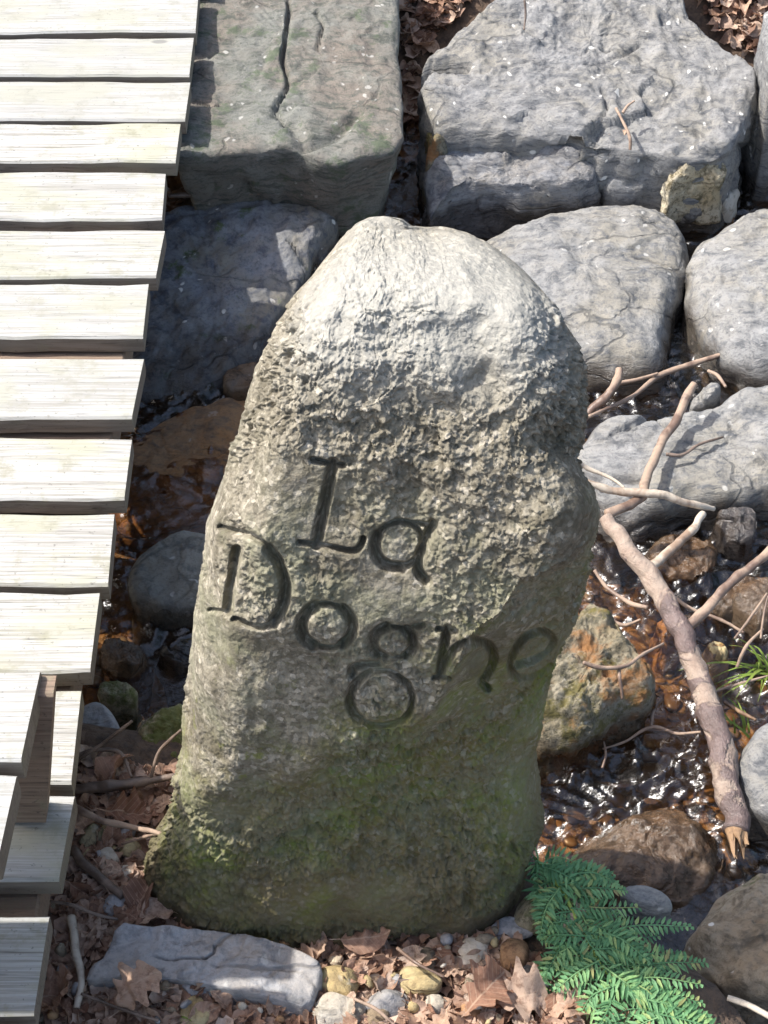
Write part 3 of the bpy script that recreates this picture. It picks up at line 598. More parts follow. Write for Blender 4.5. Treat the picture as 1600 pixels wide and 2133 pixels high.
rock('sloping_rock', 'wide pale sloping rock under the crossed twigs, running into the brook', 'rock',
     [(1205, 900), (1260, 855), (1340, 855), (1440, 835), (1500, 815), (1560, 792), (1680, 770), (1800, 850), (1780, 1010), (1600, 1030), (1500, 1040), (1410, 1035), (1310, 1085), (1240, 1030), (1180, 980)],
     (-0.085, 0.10, 2.05), ZB, M_warm, M=220, K=50, L=14, er=0.04, r0=0.7, amp=0.012, fine=0.004, strata=0.005, seed=70, dome=0.015,
     cracks=[([(1280, 915), (1330, 880), (1380, 850)], 0.006, 0.014), ([(1360, 870), (1385, 890)], 0.005, 0.012), ([(1290, 1005), (1340, 1005)], 0.008, 0.014), ([(1230, 930), (1290, 920), (1330, 890)], 0.004, 0.008)])
rock('rusty_rock', 'crumbly rock with rust brown moss at the right flank of the carved stone', 'rock',
     [(1195, 1270), (1225, 1228), (1270, 1255), (1300, 1300), (1335, 1345), (1372, 1400), (1350, 1440), (1290, 1450), (1230, 1500), (1160, 1530), (1060, 1500), (1100, 1350)],
     (-0.015, 0.20, 1.72), ZB, M_rustrock, M=170, K=40, L=16, er=0.05, r0=0.55, amp=0.012, fine=0.010, seed=82, dome=0.015, fsc=55)
rock('grey_rock', 'dull grey rock in the water between boardwalk and carved stone', 'rock',
     [(258, 1200), (280, 1150), (330, 1110), (372, 1094), (440, 1100), (500, 1160), (480, 1240), (400, 1265), (300, 1262)],
     (-0.085, 0.16, 1.95), ZB, rock_mat('dull_grey_rock', (0.20, 0.195, 0.17), (0.10, 0.10, 0.09), (0.19, 0.175, 0.14), 0.5, wetz=WATER+0.02), M=130, K=30, L=12, er=0.03, r0=0.72, amp=0.008, fine=0.003, seed=90)
rock('bedrock', 'brown wet sloping bedrock under the water beside the boardwalk', 'rock',
     [(200, 960), (300, 900), (420, 830), (520, 800), (600, 830), (580, 980), (480, 1060), (380, 1085), (250, 1100), (180, 1060)],
     (-0.150, 0.12, 2.2), ZB, M_orange, M=160, K=36, L=10, er=0.03, r0=0.7, amp=0.012, fine=0.005, seed=97, strata=0.004)
rock('block_stone', 'small square brown stone wedged behind the left edge of the carved stone', 'rock',
     [(468, 765), (500, 752), (545, 755), (550, 800), (520, 812), (462, 808)], (-0.125, 0.1, 2.3), ZB, M_brown, M=60, K=12, L=8, er=0.012, r0=0.8, amp=0.004, seed=99, corner=1)
rock('mossy_rock', 'low mossy rock against the left foot of the carved stone', 'rock',
     [(262, 1560), (275, 1500), (330, 1460), (400, 1440), (470, 1480), (470, 1600), (400, 1612), (290, 1605)],
     (0.0, 0.12, 1.56), -0.2, M_mossrock, M=130, K=34, L=12, er=0.05, r0=0.5, amp=0.010, fine=0.010, seed=104, dome=0.01, fsc=60)
rock('grey_stone', 'smooth grey stone half under the boardwalk edge near the mossy rock', 'rock',
     [(130, 1500), (175, 1445), (215, 1440), (250, 1490), (258, 1545), (225, 1565), (150, 1570)],
     (-0.03, 0.1, 1.6), -0.2, M_slate, M=90, K=24, L=10, er=0.03, r0=0.6, amp=0.006, fine=0.002, seed=109)
rock('slate_slab', 'flat blue grey slate slab lying before the carved stone', 'rock',
     [(242, 1918), (300, 1922), (380, 1926), (440, 1930), (500, 1945), (580, 1955), (640, 1985), (672, 2010), (662, 2050), (640, 2095), (590, 2085), (500, 2068), (430, 2050), (340, 2035), (240, 2040), (178, 2042), (188, 2010), (222, 1985)],
     (0.045, 0.10, 1.1), -0.06, M_slate, M=220, K=50, L=14, er=0.007, r0=0.94, flare=-0.03, amp=0.003, fine=0.0034, seed=115, corner=1, strata=0.0, facet=0.0022,
     cracks=[([(318, 1992), (350, 1998), (380, 1995), (428, 1998), (445, 1985), (447, 1968)], 0.0022, 0.010), ([(555, 2035), (575, 2015), (620, 2020)], 0.003, 0.005)])
rock('brown_boulder', 'wet brown rounded boulder awash behind the green fern', 'rock',
     [(1150, 1790), (1210, 1735), (1290, 1695), (1390, 1668), (1470, 1680), (1520, 1740), (1510, 1800), (1460, 1850), (1420, 1890), (1330, 1885), (1240, 1850), (1160, 1840)],
     (-0.125, 0.05, 1.36), ZB, M_brown, M=150, K=36, L=10, er=0.05, r0=0.5, amp=0.016, fine=0.007, seed=122, dome=0.015, facet=0.006)
rock('drab_boulder', 'broad drab brown boulder to the right of the green fern', 'rock',
     [(1418, 1930), (1470, 1870), (1540, 1820), (1640, 1780), (1800, 1850), (1800, 2080), (1650, 2085), (1560, 2070), (1500, 2060), (1470, 2010), (1430, 1970)],
     (-0.05, -0.05, 1.25, 0.10, 0.4), ZB, M_drab, M=170, K=40, L=12, er=0.05, r0=0.66, amp=0.015, fine=0.007, seed=128, dome=0.01, facet=0.006)
rock('flat_cobble', 'smooth flat elongated cobble above a dark hollow by the fern', 'rock',
     [(1290, 1852), (1310, 1836), (1350, 1838), (1390, 1855), (1408, 1876), (1400, 1894), (1360, 1890), (1310, 1878)], (0.0, 0.05, 1.25), -0.03, M_warm, M=70, K=18, L=10, er=0.012, r0=0.5, amp=0.003, fine=0.001, seed=131, undercut=0.1)
rock('grey_boulder', 'rough grey boulder beside the broken end of the fallen branch', 'rock',
     [(1530, 1590), (1560, 1520), (1610, 1480), (1720, 1470), (1760, 1600), (1720, 1710), (1620, 1700), (1560, 1670)],
     (-0.07, 0.08, 1.5), ZB, M_grey, M=120, K=30, L=12, er=0.04, r0=0.55, amp=0.010, fine=0.004, seed=137)
# small rocks in the brook
wet = rock_mat('wet_brook_stone', (0.14, 0.13, 0.125), (0.05, 0.048, 0.05), (0.13, 0.10, 0.07), 0.3, wetz=WATER+0.06)
for i, (name, lab, ol, pl, m) in enumerate([
    ('brook_stone', 'angular black wet stone near the tip of the pale bare stick', [(1488, 1070), (1530, 1050), (1570, 1062), (1580, 1100), (1560, 1125), (1510, 1110)], (-0.10, 0.1, 1.95), wet),
    ('brook_stone', 'grey brown wet stone awash behind the short pale side branch', [(1330, 1145), (1360, 1110), (1420, 1092), (1480, 1110), (1500, 1150), (1470, 1190), (1380, 1195)], (-0.135, 0.05, 1.85), M_brown),
    ('brook_stone', 'low grey stone edge in the water below the sloping rock', [(1300, 1085), (1350, 1055), (1440, 1055), (1410, 1080), (1350, 1100), (1310, 1105)], (-0.125, 0.05, 1.95), M_warm),
    ('brook_stone', 'drab wet stone in the water right of the long side branch', [(1530, 1230), (1580, 1200), (1660, 1210), (1680, 1270), (1600, 1300), (1540, 1275)], (-0.12, 0.05, 1.75), M_brown),
    ('brook_stone', 'long flat brown stone beyond the fork of the long side branch', [(1470, 1240), (1540, 1205), (1600, 1215), (1590, 1260), (1520, 1280), (1480, 1270)], (-0.135, 0.05, 1.75), M_brown),
    ('brook_stone', 'dark round stone tucked under the crusty lichened rock', [(1435, 400), (1445, 372), (1475, 358), (1495, 372), (1490, 400), (1455, 410)], (-0.10, 0.1, 2.8), wet),
    ('brook_stone', 'pinkish angular stone in the channel below the crusty lichened rock', [(1462, 395), (1500, 385), (1542, 378), (1546, 402), (1520, 425), (1470, 418)], (-0.105, 0.05, 2.75), M_pale),
    ('brook_stone', 'glossy violet grey stone in the brook beside the massive boulder', [(1560, 290), (1580, 275), (1640, 268), (1650, 300), (1600, 310), (1566, 305)], (-0.10, 0.1, 3.0), M_slate),
    ('brook_stone', 'grey flat splintered stone near the forked twig over the water', [(1440, 815), (1475, 795), (1510, 795), (1500, 815), (1460, 835), (1430, 840)], (-0.07, 0.1, 2.3), M_warm),
    ('brook_stone', 'grey rock rim beside the leaf litter behind the massive boulder', [(1580, 10), (1640, 0), (1680, 100), (1620, 150), (1590, 90)], (0.18, 0.1, 3.2), M_grey),
    ('brook_stone', 'brown stone in the water left of the carved stone below the grey rock', [(205, 1360), (230, 1320), (290, 1330), (300, 1370), (250, 1395)], (-0.125, 0.05, 1.75), M_brown),
    ('brook_stone', 'grey lumpy stone in the water against the left side of the carved stone', [(320, 1350), (350, 1330), (420, 1335), (410, 1365), (340, 1370)], (-0.12, 0.05, 1.75), wet),
    ('brook_stone', 'mossy flat stone at the water edge beside the boardwalk', [(185, 1430), (220, 1412), (275, 1420), (270, 1445), (200, 1455)], (-0.06, 0.05, 1.68), M_mossrock),
    ('brook_stone', 'orange brown stone under the water beneath the fallen branch', [(1360, 1290), (1390, 1260), (1430, 1280), (1420, 1320), (1380, 1340)], (-0.17, 0.0, 1.7), M_redbrown),
    ('brook_stone', 'yellowish stone in the brook right of the fallen branch', [(1475, 1345), (1500, 1325), (1525, 1345), (1515, 1380), (1485, 1375)], (-0.15, 0.0, 1.65), M_ochre),
    ]):
    rock(name, lab, 'rock', ol, pl, ZB, m, M=90, K=22, L=10, er=0.02, r0=0.6, amp=0.012, fine=0.006, seed=200+i*3, facet=0.007, corner=1)
# ---- cobbles and pebbles on the bank
import bmesh
def pebble_mesh(seed, sub=3, ang=0.0):
    bm = bmesh.new(); bmesh.ops.create_icosphere(bm, subdivisions=sub, radius=1)
    V = np.array([v.co for v in bm.verts]); 
    f = 1+0.22*fbm(V, 0.9, 2, seed)+0.07*fbm(V, 2.6, 2, seed+3)
    if ang:
        r_ = np.random.default_rng(seed)
        for _ in range(9):
            d = r_.normal(size=3); d /= np.linalg.norm(d); lim = r_.uniform(0.55, 0.85); k_ = V@d
            f = np.where(k_*f > lim, f*(lim+(k_*f-lim)*(1-ang))/np.maximum(k_*f, 1e-6), f)
    for v, s_ in zip(bm.verts, f): v.co *= s_
    m = bpy.data.meshes.new('pebble'); bm.to_mesh(m); bm.free(); m.polygons.foreach_set('use_smooth', np.ones(len(m.polygons), bool)); return m
PEB = [pebble_mesh(400+i*9, 4, 0.75 if i % 2 else 0.3) for i in range(8)]
def cobble(label, px, py, w, h, mat, flat=0.6, i=0, dz=0.0, group=None, name='cobble', rz=0.0):
    p = at_g(px, py+h*0.3); dpt = p.y*cp+(CAMZ-p.z)*sp; r = w*dpt/F/2; ry = h*dpt/F/2*1.15
    m = PEB[i % 8].copy(); m.materials.clear()
    o = link(name, m, mat, loc=(p.x, p.y, p.z+r*flat*0.45+dz+0.010), rot=(random.uniform(-.2, .2), random.uniform(-.2, .2), rz), scale=(r, max(ry, r*0.6), r*flat))
    tag(o, label, 'stone', group); return o
cob = [
 ('knobbly olive and rust cobble at the right foot of the carved stone', 1108, 1905, 88, 78, M_mossrock, .8, 1),
 ('flat blue grey slate chip leaning at the right foot of the carved stone', 1062, 1938, 90, 50, M_slate, .35, 3),
 ('cobble with a white quartz patch in the litter before the carved stone', 985, 1985, 84, 54, M_white, .6, 5),
 ('rust brown lumpy cobble beside the fern', 1068, 1992, 76, 66, M_redbrown, .8, 0),
 ('small dark grey pebble below the rust brown cobble', 1096, 2028, 40, 36, wet, .8, 2),
 ('large ochre rounded cobble right against the slate slab', 704, 2042, 90, 76, M_ochre, .75, 4),
 ('pale olive oval cobble in the middle of the front litter', 868, 2046, 104, 58, M_ochre, .6, 6),
 ('grey green rounded pebble behind the pale olive oval cobble', 884, 2002, 54, 46, M_drab, .7, 0),
 ('white small pebble above the ochre cobble', 700, 2006, 34, 24, M_white, .6, 7),
 ('tiny white oval pebble left of the pale olive cobble', 774, 2041, 32, 18, M_white, .6, 2),
 ('pale pitted angular stone below the ochre cobble', 700, 2110, 110, 76, M_pale, .6, 3),
 ('grey angular stone with a sharp ridge in the front litter', 805, 2092, 100, 56, M_slate, .55, 1),
 ('dark grey brown stone under the ridged grey stone', 788, 2118, 66, 50, M_drab, .6, 5),
 ('pale grey blocky pebble in the front litter', 908, 2094, 50, 40, M_pale, .7, 7),
 ('pinkish brown pebble low in the front litter', 980, 2108, 44, 34, M_redbrown, .7, 4),
 ('grey flat chip on the front edge of the slate slab', 412, 2058, 70, 42, M_slate, .4, 1),
 ('yellow olive angular stone in the litter before the slate slab', 405, 2108, 66, 60, M_ochre, .7, 3),
 ('grey green stone under the corner of the lowest boardwalk plank', 82, 2100, 40, 66, M_drab, .7, 4),
 ('olive brown stone in the litter half under the boardwalk planks', 105, 1895, 46, 40, M_drab, .6, 2),
 ('tan angular stone in the gravel left of the carved stone', 275, 1770, 52, 44, M_ochre, .7, 1),
 ('mossy square stone in the gravel beside the boardwalk', 195, 1745, 58, 46, M_mossrock, .7, 5),
 ('pale stone touching the lower left edge of the carved stone', 225, 1790, 46, 40, M_pale, .7, 3),
 ('small cream pebble beside the dark curved stick', 188, 1782, 24, 26, M_ochre, .8, 7),
 ('pale blotched pebble beside the curled leaf at the stone foot', 265, 1822, 40, 34, M_pale, .7, 0),
 ('layered dark grey stone between slate slab and left litter', 250, 1880, 66, 56, M_slate, .7, 5),
 ('grey rounded pebble under the white forked twig', 265, 1740, 40, 30, M_slate, .7, 6),
 ('white chalky stone fragment beside the gravel twig', 235, 1735, 34, 34, M_white, .7, 1),
 ('grey flat stone at the fern beside the drab boulder', 1375, 2010, 44, 24, M_drab, .4, 2),
 ('dark grey smooth stone poking from behind the fern', 1262, 1832, 46, 34, M_slate, .6, 4),
]
for i, (lb, px, py, ww, hh, m, fl, v) in enumerate(cob): cobble(lb, px, py, ww, hh, m, fl, v, rz=random.uniform(-.4, .4))
def rand_in(poly, n):
    P_ = np.array(poly, float); lo, hi = P_.min(0), P_.max(0); q_ = rng.uniform(lo, hi, (n*12+50, 2))
    return [tuple(v) for v in q_[inpoly(q_[:, 0], q_[:, 1], poly)][:n]]
AREA_A = [(640, 1935), (860, 1958), (1085, 1950), (1130, 2010), (1260, 2080), (1320, 2160), (60, 2160), (110, 1960), (200, 1960), (230, 1900), (330, 1880), (450, 1915)]
AREA_B = [(168, 1575), (372, 1600), (345, 1680), (300, 1800), (330, 1880), (220, 1960), (110, 1960), (140, 1820), (150, 1680)]
AREA_C = [(838, -50), (1010, -50), (930, 50), (872, 110), (866, 250), (876, 330), (850, 330), (842, 150)]
AREA_D = [(1432, -50), (1620, -60), (1620, 140), (1560, 110), (1470, 45)]
SLAB = [(242, 1918), (500, 1945), (672, 2010), (640, 2100), (340, 2045), (178, 2050)]
mats = [M_drab, M_pale, M_ochre, M_slate, M_redbrown]
PS = [pebble_mesh(700+i*7, 2, 0.6) for i in range(5)]
for i, m in enumerate(PS): m.materials.append(mats[i])
gi = 0
for (px, py) in rand_in([(165, 1715), (290, 1720), (270, 1850), (190, 1850)], 34)+rand_in(AREA_A, 70):
    if inpoly(np.array([px]), np.array([py]), SLAB)[0]: continue
    p = at_g(px, py); r = random.uniform(0.004, 0.010); near = py < 1870
    o = link('pebble', PS[gi % 5], loc=(p.x, p.y, p.z+r*0.5+(0.004 if near else 0.02)), rot=(random.random()*6, random.random()*6, random.random()*6), scale=(r*random.uniform(.8, 1.5), r, r*random.uniform(.6, 1))); gi += 1
    if near: tag(o, 'small pebble in the gravel patch between boardwalk and carved stone', 'pebble', 'pebbles in the gravel patch')
    else: tag(o, 'small pebble scattered among the leaves before the carved stone', 'pebble', 'pebbles among the front leaves')
# gravel over the stream bed (nobody could count it)
ico = bmesh.new(); bmesh.ops.create_icosphere(ico, subdivisions=2, radius=1); ico.verts.ensure_lookup_table()
iv = np.array([v.co for v in ico.verts]); ifc = np.array([[v.index for v in f.verts] for f in ico.faces]); ico.free()
VV = []; FF = []; off = 0; gv_ = [pebble_mesh(1200+i, 2, 0.7) for i in range(12)]
gv_ = [np.array([v.co for v in m.vertices]) for m in gv_]
for k_ in range(3000):
    x, y = rng.uniform(-1.3, 1.3), rng.uniform(1.05, 3.3)
    z = tq(x, y)
    if z > WATER+0.03: continue
    r = rng.uniform(0.005, 0.017)*(1.6 if rng.random() < 0.12 else 1)
    v = gv_[k_ % 12]*np.array([r*rng.uniform(.9, 1.7), r, r*rng.uniform(.35, .6)])
    a = rng.uniform(0, 6.28); ca, sa = math.cos(a), math.sin(a); v = v@np.array([[ca, sa, 0], [-sa, ca, 0], [0, 0, 1]])
    VV.append(v+np.array([x, y, z+r*0.3])); FF.append(ifc+off); off += len(iv)
def gravel_mat():
    t = NT('streambed_gravel'); g = t.n('ShaderNodeNewGeometry'); k_ = g.outputs['Random Per Island']
    c = t.ramp(k_, [(0.0, (0.09, 0.055, 0.032)), (0.35, (0.15, 0.09, 0.045)), (0.6, (0.23, 0.13, 0.055)), (0.75, (0.16, 0.13, 0.10)), (1.0, (0.28, 0.22, 0.15))])
    c = t.mix(t.mr(t.noise(t.pos(), 70, 4), 0.4, 0.7, 0, 0.6), c, (0.05, 0.03, 0.018))
    return t.bsdf(Base_Color=c, Roughness=0.35)
o = link('gravel', mesh('gravel', np.vstack(VV), np.vstack(FF)), gravel_mat()); tag(o, 'brown orange gravel on the bed of the brook', 'gravel', kind='stuff')

# ================================================================== LEAVES
def leaf_arrays(kind, seed, nu=13, nv=7):
    r_ = np.random.default_rng(seed); V = []
    fold = r_.uniform(-0.5, 1.5); curl = r_.uniform(-2.0, 2.2); tw = r_.uniform(-1.6, 1.6)
    for i in range(nu):
        u_ = i/(nu-1)
        if kind == 'oak': wd = (0.10+0.34*math.sin(math.pi*min(1, u_*0.92+0.05))**0.9)*(1+0.30*math.cos(u_*math.pi*7.2))*(0.35+0.65*min(1, u_*1.7)) if 0 < i < nu-1 else 0.015
        else: wd = 0.30*math.sin(math.pi*min(1, max(0.0, u_))**0.85)**0.8+0.006
        for j in range(nv):
            v_ = j/(nv-1)*2-1
            x = (u_-0.5); y = v_*wd
            z = fold*abs(y)*0.7+curl*(u_-0.5)**2*0.9+tw*(u_-0.5)*y*1.6
            V.append((x, y, z))
    V = np.array(V); V[:, 2] += 0.10*fbm(V, 5.0, 3, seed, 0.6); V[:, 1] += 0.03*noise(V, 6, seed+1)
    Fc = gridfaces(nu, nv)
    st = np.array([(-0.5, -0.012, V[:nv, 2].mean()), (-0.5, 0.012, V[:nv, 2].mean()), (-0.72, 0.007, V[:nv, 2].mean()+0.05), (-0.72, -0.007, V[:nv, 2].mean()+0.05)])
    return V, Fc, st
LEAVES = {'oak': [], 'beech': []}
for kd in LEAVES:
    for i in range(14):
        V, Fc, st = leaf_arrays(kd, 900+i*3+(50 if kd == 'oak' else 0), 23 if kd == 'oak' else 15, 9)
        m = mesh(kd+'_leaf', np.vstack([V, st]), Fc.tolist()+[(len(V), len(V)+1, len(V)+2, len(V)+3)]); m.materials.append(M_leaf); LEAVES[kd].append(m)
def leaf(px, py, dz, size, kd, label, group, tilt=0.5, rz=None, cat='leaf', surf=None):
    tilt *= 1.5; p = at_g(px, py, dz) if surf is None else at_z(px, py, surf+dz)
    o = link('oak_leaf' if kd == 'oak' else 'beech_leaf', random.choice(LEAVES[kd]), loc=p, rot=(random.uniform(-tilt, tilt), random.uniform(-tilt, tilt), random.uniform(0, 6.28) if rz is None else rz), scale=size)
    tag(o, label, cat, group); return o
def scatter(area, n, zone, dzmax, smin, smax, oak):
    k_ = 0
    for px, py in rand_in(area, n):
        if inpoly(np.array([px]), np.array([py]), SLAB)[0]: continue
        kd = 'oak' if random.random() < oak else 'beech'
        leaf(px, py, random.uniform(0.004, dzmax), random.uniform(smin, smax), kd, ('dry lobed oak leaf ' if kd == 'oak' else 'dry oval brown leaf ')+zone, ('lobed oak leaves ' if kd == 'oak' else 'oval leaves ')+zone)
scatter(AREA_A, 250, 'in the litter before the carved stone and slate slab', 0.024, 0.022, 0.044, 0.45)
scatter(AREA_B, 120, 'in the shaded litter between boardwalk and carved stone', 0.020, 0.022, 0.042, 0.3)
scatter(AREA_C, 45, 'in the cleft between the two big rocks beyond the brook', 0.03, 0.03, 0.055, 0.4)
scatter(AREA_D, 40, 'in the litter behind the massive boulder', 0.03, 0.03, 0.06, 0.4)
for px, py, dz, sz, kd, lb, rz in [
    (300, 1862, 0.03, 0.062, 'beech', 'smooth red brown leaf standing against the lower left corner of the carved stone', 1.3),
    (330, 1905, 0.03, 0.055, 'beech', 'pale orange leaf tucked behind the slate slab', 0.2),
    (400, 1912, 0.03, 0.045, 'beech', 'upright orange leaf between slate slab and carved stone', 1.5),
    (762, 1955, 0.03, 0.060, 'beech', 'glossy orange brown leaf at the middle of the carved stone foot', 0.1),
    (1212, 1932, 0.045, 0.060, 'oak', 'pale tan oak leaf lying on the green fern', 0.4),
    (120, 2070, 0.03, 0.062, 'oak', 'broad orange brown leaf beside the lowest boardwalk plank', 0.3),
    (275, 2055, 0.06, 0.065, 'oak', 'curled orange leaf overlapping the front edge of the slate slab', 0.6),
    (1080, 2075, 0.035, 0.070, 'oak', 'long pale pink oak leaf in front of the fern', 0.1),
    (1190, 2095, 0.03, 0.060, 'oak', 'red brown leaf under the lower end of the fern', -0.4),
    (1015, 2060, 0.045, 0.065, 'oak', 'tan curled oak leaf on top of the front litter', 0.8),
    (1290, 280, 0.0, 0.03, 'beech', 'reddish leaf caught in the crack of the massive boulder', 0.2),
    (270, 1690, 0.03, 0.06, 'oak', 'curled golden brown oak leaf by the left edge of the carved stone', 0.1),
    (240, 1600, 0.03, 0.055, 'beech', 'orange brown leaf below the mossy rock', 0.9)]:
    leaf(px, py, dz, sz, kd, lb, None, 0.35, rz, surf=0.03 if lb.startswith('reddish leaf') else None)
VV = []; FF = []; off = 0
base_l = [leaf_arrays(kd, 40+i, 7, 4)[:2] for i in range(6) for kd in ('oak', 'beech')]
def litter(area, n, smin, smax, dz):
    global off
    for px, py in rand_in(area, n):
        V, Fc = base_l[rng.integers(len(base_l))]; p = at_g(px, py, rng.uniform(0.001, dz)); s_ = rng.uniform(smin, smax)
        R = np.array(Matrix.Rotation(rng.uniform(-.6, .6), 3, 'X') @ Matrix.Rotation(rng.uniform(-.6, .6), 3, 'Y') @ Matrix.Rotation(rng.uniform(0, 6.28), 3, 'Z'))
        VV.append(V@R.T*s_+np.array(p)); FF.append(Fc+off); off += len(V)
litter([(640, 1935), (860, 1950), (1085, 1940), (1130, 2010), (1280, 2080), (1400, 2300), (-100, 2300), (60, 1960), (200, 1960), (230, 1900), (330, 1870), (450, 1905)], 2600, 0.010, 0.034, 0.018)
litter([(100, 1560), (372, 1600), (345, 1680), (300, 1800), (330, 1880), (220, 1960), (60, 1960)], 1200, 0.010, 0.032, 0.016)
litter(AREA_C, 220, 0.015, 0.05, 0.02); litter([(1400, -150), (1750, -150), (1750, 140), (1560, 120), (1470, 50)], 300, 0.015, 0.05, 0.02)
o = link('leaf_litter', mesh('leaf_litter', np.vstack(VV), np.vstack(FF)), M_litter); tag(o, 'matted brown leaf litter covering the banks', 'leaf litter', kind='stuff')

# ================================================================== BRANCHES AND TWIGS
def tube(pts, radii, n=24, seg=8, seed=0, wob=0.16):
    radii = [q_*0.86 for q_ in radii] if max(radii) < 0.012 else radii; n = int(n*1.6) if n > 14 else n; C = spline(pts, n); R = np.interp(np.linspace(0, 1, n), np.linspace(0, 1, len(radii)), radii)
    if n > 14:
        j_ = np.stack([noise(C, 38, seed+70), noise(C, 38, seed+71), 0.4*noise(C, 38, seed+72)], 1); C = C+j_*(R*0.28)[:, None]
        R = R*(1+0.14*np.clip(noise(C, 55, seed+73), 0, 1)+0.06*noise(C, 25, seed+74))
    V = []; up = np.array([0.13, 0.2, 1.0])
    for i in range(n):
        d = C[min(i+1, n-1)]-C[max(i-1, 0)]; d /= np.linalg.norm(d)+1e-12
        a = np.cross(d, up); a /= np.linalg.norm(a)+1e-12; b = np.cross(a, d)
        for k_ in range(seg):
            th = 2*math.pi*k_/seg; V.append(C[i]+R[i]*(math.cos(th)*a+math.sin(th)*b))
    V = np.array(V); rr_ = np.repeat(R, seg)
    V = V+(V-np.repeat(C, seg, 0))*(wob*fbm(V, 60, 2, seed))[:, None]
    Fc = []
    for i in range(n-1):
        for k_ in range(seg):
            a_, b_2 = i*seg+k_, i*seg+(k_+1) % seg; Fc.append((a_, a_+seg, b_2+seg, b_2))
    Fc.append(tuple(range(seg))); Fc.append(tuple(range(n*seg-1, (n-1)*seg-1, -1)))
    return V, Fc
def pz(L): return [at_z(x, y, z) for x, y, z in L]
def stick(name, label, cat, parts, group=None):
    """parts: (partname, [(px,py,z)...], radii, material); a single part makes one mesh"""
    if len(parts) == 1:
        pn, L, rad, m = parts[0]; V, Fc = tube(pz(L), rad, max(12, 7*len(L)), 8, seed=len(label))
        c, Vr = rebased(V); return tag(link(name, mesh(name, Vr, Fc), m, loc=c), label, cat, group)
    first = pz(parts[0][1])[0]; e = link(name, None, loc=first); tag(e, label, cat, group)
    for k_, (pn, L, rad, m) in enumerate(parts):
        V, Fc = tube(pz(L), rad, max(12, 8*len(L)), 14 if k_ == 0 else 10, seed=k_+len(label)); link(pn, mesh(pn, V-np.array(first), Fc), m, e)
    return e
br = stick('fallen_branch', 'thick peeling fallen branch slanting across the brook with a broken end', 'branch', [
    ('stem', [(1537, 1735, -0.105), (1520, 1640, -0.09), (1480, 1480, -0.075), (1430, 1340, -0.06), (1372, 1230, -0.045), (1310, 1145, -0.03), (1262, 1078, -0.02)], [0.0175, 0.0175, 0.0165, 0.0155, 0.0145, 0.0130, 0.010], M_bark),
    ('side_branch', [(1428, 1312, -0.06), (1470, 1270, -0.05), (1530, 1205, -0.035), (1610, 1145, -0.02)], [0.010, 0.009, 0.0085, 0.0075], M_twig),
    ('side_branch', [(1350, 1185, -0.045), (1385, 1155, -0.045), (1430, 1115, -0.05), (1466, 1070, -0.06)], [0.0085, 0.0085, 0.008, 0.0065], M_bare),
    ('side_twig', [(1350, 1265, -0.05), (1310, 1255, -0.06), (1265, 1225, -0.06), (1238, 1188, -0.05)], [0.004, 0.004, 0.0035, 0.003], M_twig),
    ('stub', [(1450, 1380, -0.07), (1425, 1378, -0.065)], [0.010, 0.004], M_bark)])
# splintered end: a torn, faceted stump of pale wood
e0 = np.array(at_z(1537, 1735, -0.105)); e1 = np.array(at_z(1520, 1640, -0.09)); ax = (e0-e1)/np.linalg.norm(e0-e1)
sa_ = np.cross(ax, [0, 0, 1]); sa_ /= np.linalg.norm(sa_); sb_ = np.cross(sa_, ax)
Vb = []; Fb = []; NS = 22; rb = np.random.default_rng(5)
tornlen = 0.012+0.030*np.abs(np.sin(np.arange(NS)*0.9+0.4))*rb.uniform(0.3, 1, NS)
for lvl in range(4):
    for k_ in range(NS):
        a = 2*math.pi*k_/NS; f_ = lvl/3; r_ = 0.0168*(1-0.22*f_)*(1-0.25*f_*rb.random()); L_ = -0.006+tornlen[k_]*f_+0.010*f_*math.sin(a+2.2)
        Vb.append(e0+(sa_*math.cos(a)+sb_*math.sin(a))*r_+ax*L_)
for k_ in range(NS):
    a = 2*math.pi*k_/NS; Vb.append(e0+(sa_*math.cos(a)+sb_*math.sin(a))*0.007+ax*(0.004+0.020*rb.random()))
Vb.append(e0+ax*0.006)
for lvl in range(4):
    for k_ in range(NS): Fb.append((lvl*NS+k_, lvl*NS+(k_+1) % NS, (lvl+1)*NS+(k_+1) % NS, (lvl+1)*NS+k_))
for k_ in range(NS): Fb.append((4*NS+k_, 4*NS+(k_+1) % NS, 5*NS))
ob = link('broken_end', mesh('broken_end', np.array(Vb)-np.array(br.location), Fb, False), M_split, br); ob['label'] = 'splintered orange tan end of the branch'
stick('forked_branch', 'slim brown forked stick leaning up over the pale sloping rock', 'branch', [
    ('stem', [(1262, 1072, -0.025), (1330, 1040, -0.03), (1345, 1005, -0.035), (1375, 930, -0.04), (1412, 870, -0.035), (1430, 830, -0.02), (1446, 800, -0.01)], [0.009, 0.009, 0.008, 0.0085, 0.0085, 0.008, 0.007], M_twig),
    ('side_twig', [(1388, 946, -0.045), (1420, 947, -0.05), (1460, 925, -0.055), (1507, 910, -0.06)], [0.0035, 0.003, 0.0028, 0.002], M_twigd)])
stick('bare_stick', 'pale bare stick lying across the foot of the forked stick', 'branch', [('stick', [(1222, 1003, 0.0), (1280, 1022, -0.015), (1370, 1030, -0.02), (1440, 1050, -0.045), (1488, 1060, -0.07)], [0.006, 0.0075, 0.0075, 0.0075, 0.005], M_bare)])
stick('twig', 'short thick pinkish twig rising beside the right edge of the carved stone', 'twig', [('twig', [(1205, 890, -0.09), (1230, 855, -0.075), (1268, 822, -0.06), (1284, 795, -0.05), (1290, 768, -0.04)], [0.008, 0.0085, 0.0085, 0.008, 0.007], M_twig)])
